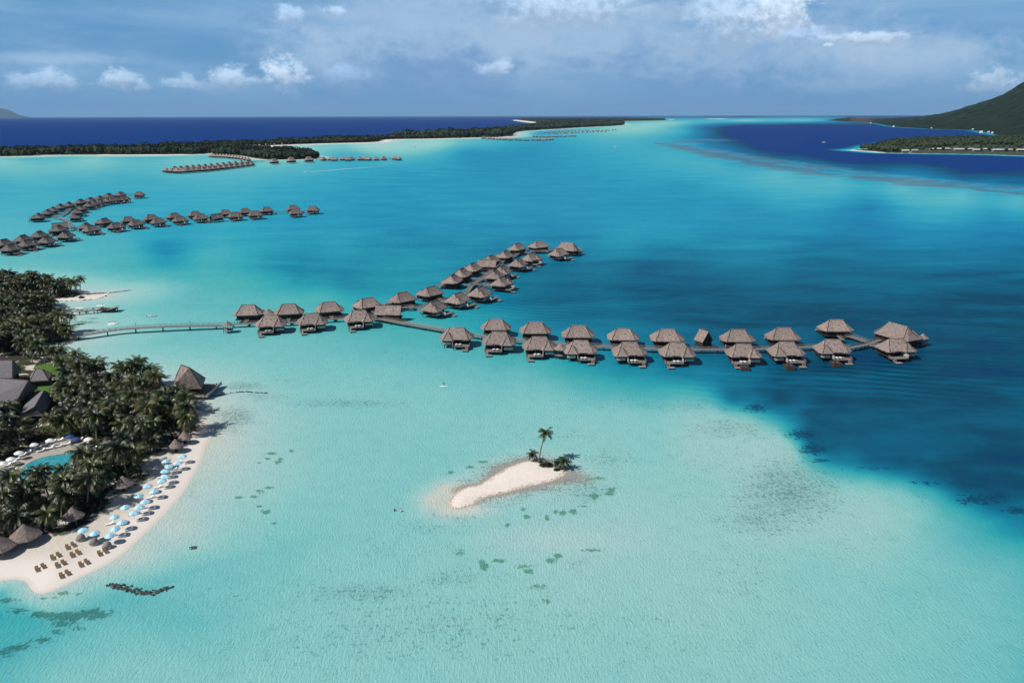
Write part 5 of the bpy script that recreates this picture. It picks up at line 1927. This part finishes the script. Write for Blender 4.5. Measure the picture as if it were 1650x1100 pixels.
# pool terrace loungers and parasols
PL = [(6, 756), (12, 749), (20, 745), (28, 739), (36, 733), (44, 729), (52, 724), (62, 720), (72, 716), (84, 712), (96, 709), (4, 768), (14, 764), (3, 779), (12, 776), (22, 757), (66, 726), (80, 722), (94, 719), (108, 715), (118, 711), (128, 708),
      (137, 714), (150, 722)]
for i, (x, y) in enumerate(PL):
    q = at(x, y, 2.0)
    P_lng.make((q.x, q.y, 1.70 if i < 22 else 1.6), R(-50) + rng.uniform(-.15, .15), "%s white lounger along the far pool edge from the left" % ORD[i], "white loungers on the pool terrace", scale=1.15)
for i, (x, y, pr, lab) in enumerate(((4, 745, P_wpar, "white parasol at the left end of the pool terrace"), (17, 738, P_wpar, "second white parasol on the pool terrace"), (30, 728, P_wpar, "third white parasol on the pool terrace"),
                                     (54, 715, P_wpar, "white parasol above the middle of the pool"), (80, 708, P_wpar, "white parasol at the upper pool terrace"), (6, 762, P_npar, "dark blue parasol at the left of the pool"),
                                     (122, 706, P_npar, "dark blue parasol at the upper right of the pool"), (142, 706, P_wpar, "white parasol at the right end of the pool terrace"),
                                     (8, 772, P_wpar, "low white parasol near the pool's left tip"), (112, 702, P_npar, "dark blue parasol above the pool's right tip"))):
    q = at(x, y, 4.1)
    pr.make((q.x, q.y, 1.70), 0.3 * i, lab, "parasols on the pool terrace")


# white bits on villa decks: loungers and orange cushions
def on_villa(o, x, y, z, pr, rz, label, group, scale=1.0):
    c, s = math.cos(o.rotation_euler.z), math.sin(o.rotation_euler.z)
    k = o.scale.x
    pr.make((o.location.x + (x * c - y * s) * k, o.location.y + (x * s + y * c) * k, z * k), o.rotation_euler.z + rz, label, group, scale=scale)


POOLW = MB().box(0.2, 3.0, 8.5, 12.6, 1.42, 1.44).mesh("pool_water", mats["glass"])
POOLB = MB().box(-0.1, 3.3, 8.25, 12.9, 0.1, 1.40).box(-0.1, 0.18, 8.25, 12.9, 1.41, 1.6).box(3.02, 3.3, 8.25, 12.9, 1.41, 1.6).box(0.2, 3.0, 12.62, 12.9, 1.41, 1.58).mesh("plunge_pool", [simple("brown_boards", (0.06, 0.034, 0.022), 0.3, 3, 0.7)])
for v_ in east_front[6:9]:
    pp = obj("plunge_pool", POOLB, v_)
    obj("pool_water", POOLW, pp)


def is_m(o):
    st = [c for c in o.children if c.name.startswith("stairs")]
    return -1 if (st and st[0].data.vertices[0].co.x < 0) else 1


for rowlab, row in (("front east row", east_front), ("front west row", west_front)):
    for i, v_ in enumerate(row):
        s = is_m(v_)
        for j, dx in enumerate((0.3, 1.8)):
            on_villa(v_, (dx) * s, 6.7, 1.8, P_lng, R(10), "%s white lounger on the deck of the %s villa, %s" % (("left", "right")[j], ORD[i], rowlab), "white loungers on villa decks", 1.25)

# ------------------------------------------------------------------ rocks
def rock_mesh(seed):
    r = np.random.RandomState(seed)
    V = ICO_V * (1 + (r.rand(len(ICO_V), 1) - 0.5) * 0.6) * np.array([1.0, 0.8, 0.6])
    return grid_mesh("rock", V, ICO_F, mats["rock"], smooth=False)


ROCKS = [rock_mesh(i) for i in range(6)]


def rock_line(name, pts, label, n, width, size, z=0.0, cat="breakwater"):
    P = smooth_line([at(x, y, 0) for x, y in pts], 6)
    t = thing(name, label, cat, P[0])
    L = [0]
    for a, b in zip(P[:-1], P[1:]):
        L.append(L[-1] + (b - a).length)
    for i in range(n):
        s = rng.random() * L[-1]
        for k in range(len(P) - 1):
            if s <= L[k + 1]:
                break
        f = (s - L[k]) / (L[k + 1] - L[k])
        d = (P[k + 1] - P[k]).normalized()
        e_ = 0.45 + 0.55 * math.sin(math.pi * s / L[-1])
        p = P[k].lerp(P[k + 1], f) + Vector((d.y, -d.x, 0)) * rng.gauss(0, width * 0.5 * e_)
        o = obj("rock", ROCKS[rng.randrange(6)], t, tuple(p - P[0] + Vector((0, 0, z + rng.uniform(-.15, .15)))), rng.uniform(0, 6))
        s_ = size * rng.uniform(0.5, 1.3)
        o.scale = (s_, s_, s_)
    return t


zo = lambda X_, Y_: (150 + X_ / 6.6, 840 + Y_ / 6.6)
rock_line("breakwater", [zo(150, 670), zo(300, 698), zo(450, 740), zo(560, 758), zo(640, 758), zo(740, 730), zo(850, 692)], "curved line of dark rocks in the shallows off the beach point", 190, 1.1, 0.42)
z3 = lambda X_, Y_: (200 + X_ / 6.875, 560 + Y_ / 6.875)
rock_line("rock_groin", [z3(960, 538), z3(1080, 524), z3(1200, 502), z3(1320, 490), z3(1450, 497), z3(1590, 505)], "thin dark groin curving out from the pavilion", 110, 0.35, 0.4)
z1 = lambda X_, Y_: (X_ / 6.11, 420 + Y_ / 6.11)
rock_line("rock_groin", [z1(980, 322), z1(1100, 315), z1(1290, 292)], "straight rock groin running off the small sand spit", 80, 0.5, 0.55)
rock_line("rock_wall", [z1(1070, 330), z1(1000, 365), z1(880, 385), z1(700, 393), z1(520, 398)], "line of dark rocks edging the small sand spit", 60, 0.5, 0.5)
q = at(311, 882)
t = thing("coral_head", "single round dark coral head in clear water off the beach", "coral", q)
for i in range(26):
    a, r_ = rng.uniform(0, 6.28), rng.uniform(0, 1) ** 0.5
    o = obj("rock", ROCKS[i % 6], t, (1.0 * r_ * math.cos(a), 0.75 * r_ * math.sin(a), -0.05), a)
    s_ = rng.uniform(.25, .45)
    o.scale = (s_, s_, s_ * 0.7)


# ------------------------------------------------------------------ boats, floats, people
def hull_mesh(L_=7.0, Wd=2.2, H=0.9, mat="white"):
    mb = MB()
    n = 8
    vs, fs = [], []
    for i in range(n + 1):
        t = i / n
        x = -L_ / 2 + L_ * t
        w = Wd / 2 * (1 - max(0, (t - 0.45) / 0.55) ** 2.2) * (0.9 + 0.1 * min(1, t * 4))
        zt = H * (0.85 + 0.3 * t * t)
        vs += [(x, -w, zt), (x, -w * 0.7, -0.1), (x, w * 0.7, -0.1), (x, w, zt), (x, -w * 0.82, zt), (x, -w * 0.7, zt - 0.35), (x, w * 0.7, zt - 0.35), (x, w * 0.82, zt)]
    for i in range(n):
        a = i * 8
        for p_, q_ in ((0, 1), (1, 2), (2, 3), (3, 7), (7, 6), (6, 5), (5, 4), (4, 0)):
            fs.append((a + p_, a + q_, a + 8 + q_, a + 8 + p_))
    fs += [(3, 2, 1, 0), (0, 4, 5, 6, 7, 3)]
    mb.add(vs, fs)
    return mb


def make_boat(canopy=True, L_=7.0, Wd=2.3, dark=False):
    t = thing("motor_boat", "x", "boat")
    hull_mesh(L_, Wd).build("hull", mats["white"], t)
    MB().box(-L_ * .22, L_ * .08, -Wd * .28, Wd * .28, 0.55, 1.3).build("console", mats["cushion"], t)
    MB().bar((-L_ * .05, 0, 1.3), (L_ * .12, 0, 1.75), Wd * .5, 0.04).build("windscreen", mats["glass"], t)
    if canopy:
        r = MB().box(-L_ * .34, L_ * .16, -Wd * .42, Wd * .42, 2.1, 2.18).build("canopy", mats["white"], t)
        for x in (-L_ * .32, L_ * .14):
            for y in (-Wd * .4, Wd * .4):
                MB().bar((x, y, 0.6), (x, y, 2.1), 0.06).build("post", mats["rail"], t)
    MB().box(-L_ / 2 - .35, -L_ / 2 - .02, -.25, .25, 0.1, 1.2).build("outboard_motor", mats["timber"], t)
    return t


P_boat = Proto(make_boat())
P_open = Proto(make_boat(False, 6.5, 2.1))
for (x, y, rz, s, pr, lab) in ((127, 502.5, R(174), 1.15, P_boat, "white motor boat moored alongside the small jetty"), (165, 498.5, R(6), 1.2, P_boat, "white canopied boat tied up at the jetty head"),
                               (245, 509, R(20), 0.75, P_open, "small white boat moored alone near the long footbridge"),
                               (493.5, 277.2, R(190), 1.3, P_open, "speeding motor boat trailing a long white wake"), (516, 242, R(10), 1.5, P_open, "small boat anchored left in the pale far bay"),
                               (570.7, 241, R(0), 1.7, P_boat, "white boat anchored in the middle of the pale far bay"), (570.5, 233, R(30), 1.2, P_open, "tiny boat by the far bay beach"),
                               (652.8, 241, R(5), 1.7, P_open, "white boat anchored right in the far bay"), (666.7, 237, R(0), 2.1, P_boat, "larger white boat at the right of the far bay"),
                               (991.8, 238, R(5), 2.2, P_boat, "lone white cruiser out on the open lagoon"), (1046.5, 206, R(0), 2.5, P_open, "dark speck of a boat far off in the channel"),
                               (1328, 230, R(0), 2.6, P_open, "small white boat on the dark blue channel"), (1467, 246.8, R(15), 2.0, P_boat, "white launch at the hotel isle shore")):
    q = at(x, y, 0.4)
    pr.make((q.x, q.y, 0.0), rz, lab, "small motor boats on the lagoon", scale=s)
t = [o for o in COL.objects if o.get("label") == "white canopied boat tied up at the jetty head"][0]
# mast on the anchored bay boat
# wake
a, b = at(494.5, 277.3, 0.01), at(625, 267.2, 0.01)
d = (b - a)
s = Vector((-d.y, d.x, 0)).normalized()
mb = MB()
n = 40
prev = None
for i in range(n + 1):
    t_ = i / n
    w = (1.6 + 1.2 * t_) * (1 - t_ * 0.85) * rng.uniform(0.6, 1.2)
    p = a.lerp(b, t_) + s * rng.uniform(-.4, .4)
    cur = (p - s * w, p + s * w)
    if prev:
        mb.add([prev[0], cur[0], cur[1], prev[1], prev[0] + Vector((0, 0, .12)), cur[0] + Vector((0, 0, .12)), cur[1] + Vector((0, 0, .12)), prev[1] + Vector((0, 0, .12))],
               [(4, 7, 6, 5), (0, 1, 5, 4), (2, 3, 7, 6)])
    prev = cur
tag(mb.build("boat_wake", mats["foam"]), "long thin white wake behind the speeding boat", None, None, "stuff")

# jetty with its platform
pier("jetty", [(98, 503), (130, 501.2), (158, 498.8)], "narrow wooden jetty below the small sand spit", "jetty", width=1.8)
q = at(173, 499, 1.0)
t = thing("mooring_platform", "dark wooden platform with raised end at the head of the jetty", "platform", (q.x, q.y, 0))
MB().box(-4.5, 4.5, -3.2, 3.2, 1.1, 1.4).build("floor_deck", mats["timber"], t)
MB().bar((1.0, 0, 1.45), (5.6, 0, 2.6), 6.0, 0.2).build("ramp", mats["deck"], t)
for x in (-4, 4):
    for y in (-2.8, 2.8):
        obj("stilt", STILT, t, (x, y, -0.6))
q = at(181.7, 522)
t = thing("swim_raft", "pale domed float in the shallows above the footbridge", "raft", (q.x, q.y, 0))
n = 12
MB().prism([(2.6 * math.cos(2 * math.pi * k / n), 1.8 * math.sin(2 * math.pi * k / n)) for k in range(n)], -0.2, 0.35).build("float", mats["white"], t)
MB().tube([(-2.2, -.9, .35), (-1.3, -.5, 1.2), (0, 0, 1.5), (1.3, .5, 1.2), (2.2, .9, .35)], .08, 5).build("hoop", mats["rail"], t)
MB().tube([(-2.2, .9, .35), (-1.3, .5, 1.2), (0, 0, 1.5), (1.3, -.5, 1.2), (2.2, -.9, .35)], .08, 5).build("hoop", mats["rail"], t)


def person(loc, rz, label, pose="stand", top="cloth", scale=1.0, sink=0.0):
    t = thing("person", label, "person", loc, rz)
    J = {"pel": (0, 0, .95), "ch": (0, 0, 1.30), "nk": (0, .01, 1.50), "hd": (0, .03, 1.66), "hl": (-.1, 0, .90), "hr": (.1, 0, .90),
         "kl": (-.13, .05, .50), "kr": (.14, .02, .50), "fl": (-.14, 0, .06), "fr": (.16, -.05, .06), "tl": (-.15, .16, .03), "tr": (.18, .12, .03),
         "sl": (-.2, 0, 1.42), "sr": (.2, 0, 1.42), "el": (-.30, -.02, 1.14), "er": (.30, -.02, 1.14), "wl": (-.32, .12, .90), "wr": (.32, .12, .90), "pl": (-.32, .18, .82), "pr": (.32, .18, .82)}
    if pose == "paddle":
        J.update(el=(-.25, .22, 1.25), er=(.32, .18, 1.15), wl=(.05, .42, 1.35), wr=(.22, .42, .95), pl=(.08, .48, 1.36), pr=(.24, .48, .93))
    if pose == "swim":
        J.update(el=(-.45, .12, 1.30), er=(.45, .12, 1.30), wl=(-.62, .25, 1.22), wr=(.62, .25, 1.22), pl=(-.68, .32, 1.2), pr=(.68, .32, 1.2))
    keys = list(J)
    rad = dict(pel=.15, ch=.16, nk=.06, hd=.105, hl=.10, hr=.10, kl=.06, kr=.06, fl=.045, fr=.045, tl=.035, tr=.035, sl=.06, sr=.06, el=.042, er=.042, wl=.03, wr=.03, pl=.035, pr=.035)
    edges = [("pel", "ch"), ("ch", "nk"), ("nk", "hd"), ("pel", "hl"), ("pel", "hr"), ("hl", "kl"), ("hr", "kr"), ("kl", "fl"), ("kr", "fr"), ("fl", "tl"), ("fr", "tr"),
             ("ch", "sl"), ("ch", "sr"), ("sl", "el"), ("sr", "er"), ("el", "wl"), ("er", "wr"), ("wl", "pl"), ("wr", "pr")]
    me_ = bpy.data.meshes.new("body")
    me_.from_pydata([Vector(J[k]) - Vector((0, 0, sink)) for k in keys], [(keys.index(a), keys.index(b)) for a, b in edges], [])
    me_.materials.append(mats["skin"])
    o = obj("body", me_, t)
    sk = o.modifiers.new("skin", 'SKIN')
    for i, k in enumerate(keys):
        me_.skin_vertices[0].data[i].radius = (rad[k], rad[k])
    me_.skin_vertices[0].data[0].use_root = True
    ss = o.modifiers.new("sub", 'SUBSURF')
    ss.levels = ss.render_levels = 1
    z = -sink
    MB().tube([(0, -.02, 1.70 + z), (0, 0, 1.78 + z), (0, 0.0, 1.83 + z)], [.115, .10, .03], 8).build("hair", mats["hair"], t)
    MB().tube([(0, 0, .82 + z), (0, 0, .95 + z), (0, 0, 1.05 + z)], [.20, .19, .16], 10).build("shorts" if top == "skin" else "shorts", mats["cloth"], t)
    if top != "skin":
        MB().tube([(0, 0, 1.02 + z), (0, 0, 1.25 + z), (0, 0, 1.44 + z)], [.17, .19, .17], 10).build("shirt", mats[top], t)
    t.scale = (scale,) * 3
    return t


for (x, y, rz, lab, top) in ((636, 823, 0.4, "left of two swimmers standing in the shallows off the islet, dark top", "cloth"), (646, 824, -0.8, "right of two swimmers standing in the shallows off the islet, white top", "red_cloth")):
    q = at(x, y)
    person((q.x, q.y, 0), rz, lab, "swim", top, 1.05, 0.85)
q = at(715, 622)
b = thing("paddleboard", "pale stand-up paddleboard gliding in the open shallows", "paddleboard", (q.x, q.y, 0.02), R(8))
MB().tube([(-1.7, 0, .06), (-1.4, 0, .06), (0, 0, .06), (1.4, 0, .08), (1.7, 0, .12)], [.05, .25, .4, .25, .05], 10).build("board", mats["white"], b).scale = (1, 1, 0.35)
person((q.x, q.y, 0.08), R(-85), "person standing on the paddleboard holding a paddle", "paddle", "cloth", 1.0)
MB().tube([(q.x + .45, q.y + .1, -.2), (q.x + .35, q.y - .1, 1.6)], .025, 5).build("paddle", mats["timber"])
tag(bpy.data.objects["paddle"], "long dark paddle held by the standing paddleboarder", "paddle")
q = at(34, 889)
person((q.x, q.y, land_z(q.x, q.y)), 2.0, "person standing on the sand just left of the big thatched hut", "stand", "cloth")
q = at(1169, 561, 1.84)
person((q.x, q.y, 1.84), 0.5, "person in white standing on the boardwalk right of the gabled hut", "stand", "red_cloth")
q = at(166, 494.5, 1.4)
person((q.x, q.y, 1.4), 0.5, "person in dark clothes standing on the jetty head", "stand", "cloth")

# ------------------------------------------------------------------ haze
import os
hm = bpy.data.materials.new("haze")
hm.use_nodes = True
ht = hm.node_tree
for n in list(ht.nodes):
    ht.nodes.remove(n)
ho = ht.nodes.new("ShaderNodeOutputMaterial")
hv = ht.nodes.new("ShaderNodeVolumePrincipled")
hv.inputs["Color"].default_value = (0.42, 0.68, 1.0, 1)
hv.inputs["Density"].default_value = 9.5e-6
hv.inputs["Anisotropy"].default_value = 0.0
ht.links.new(hv.outputs[0], ho.inputs["Volume"])
hzo = MB().box(-99000, 99000, -99000, 99000, -4, 1060).build("haze", hm)
tag(hzo, "thin blue sea haze over the whole lagoon", None, None, "stuff")
if os.environ.get("NOHAZE"):
    bpy.data.objects.remove(hzo)
scene.cycles.volume_bounces = 0
scene.cycles.max_bounces = 6
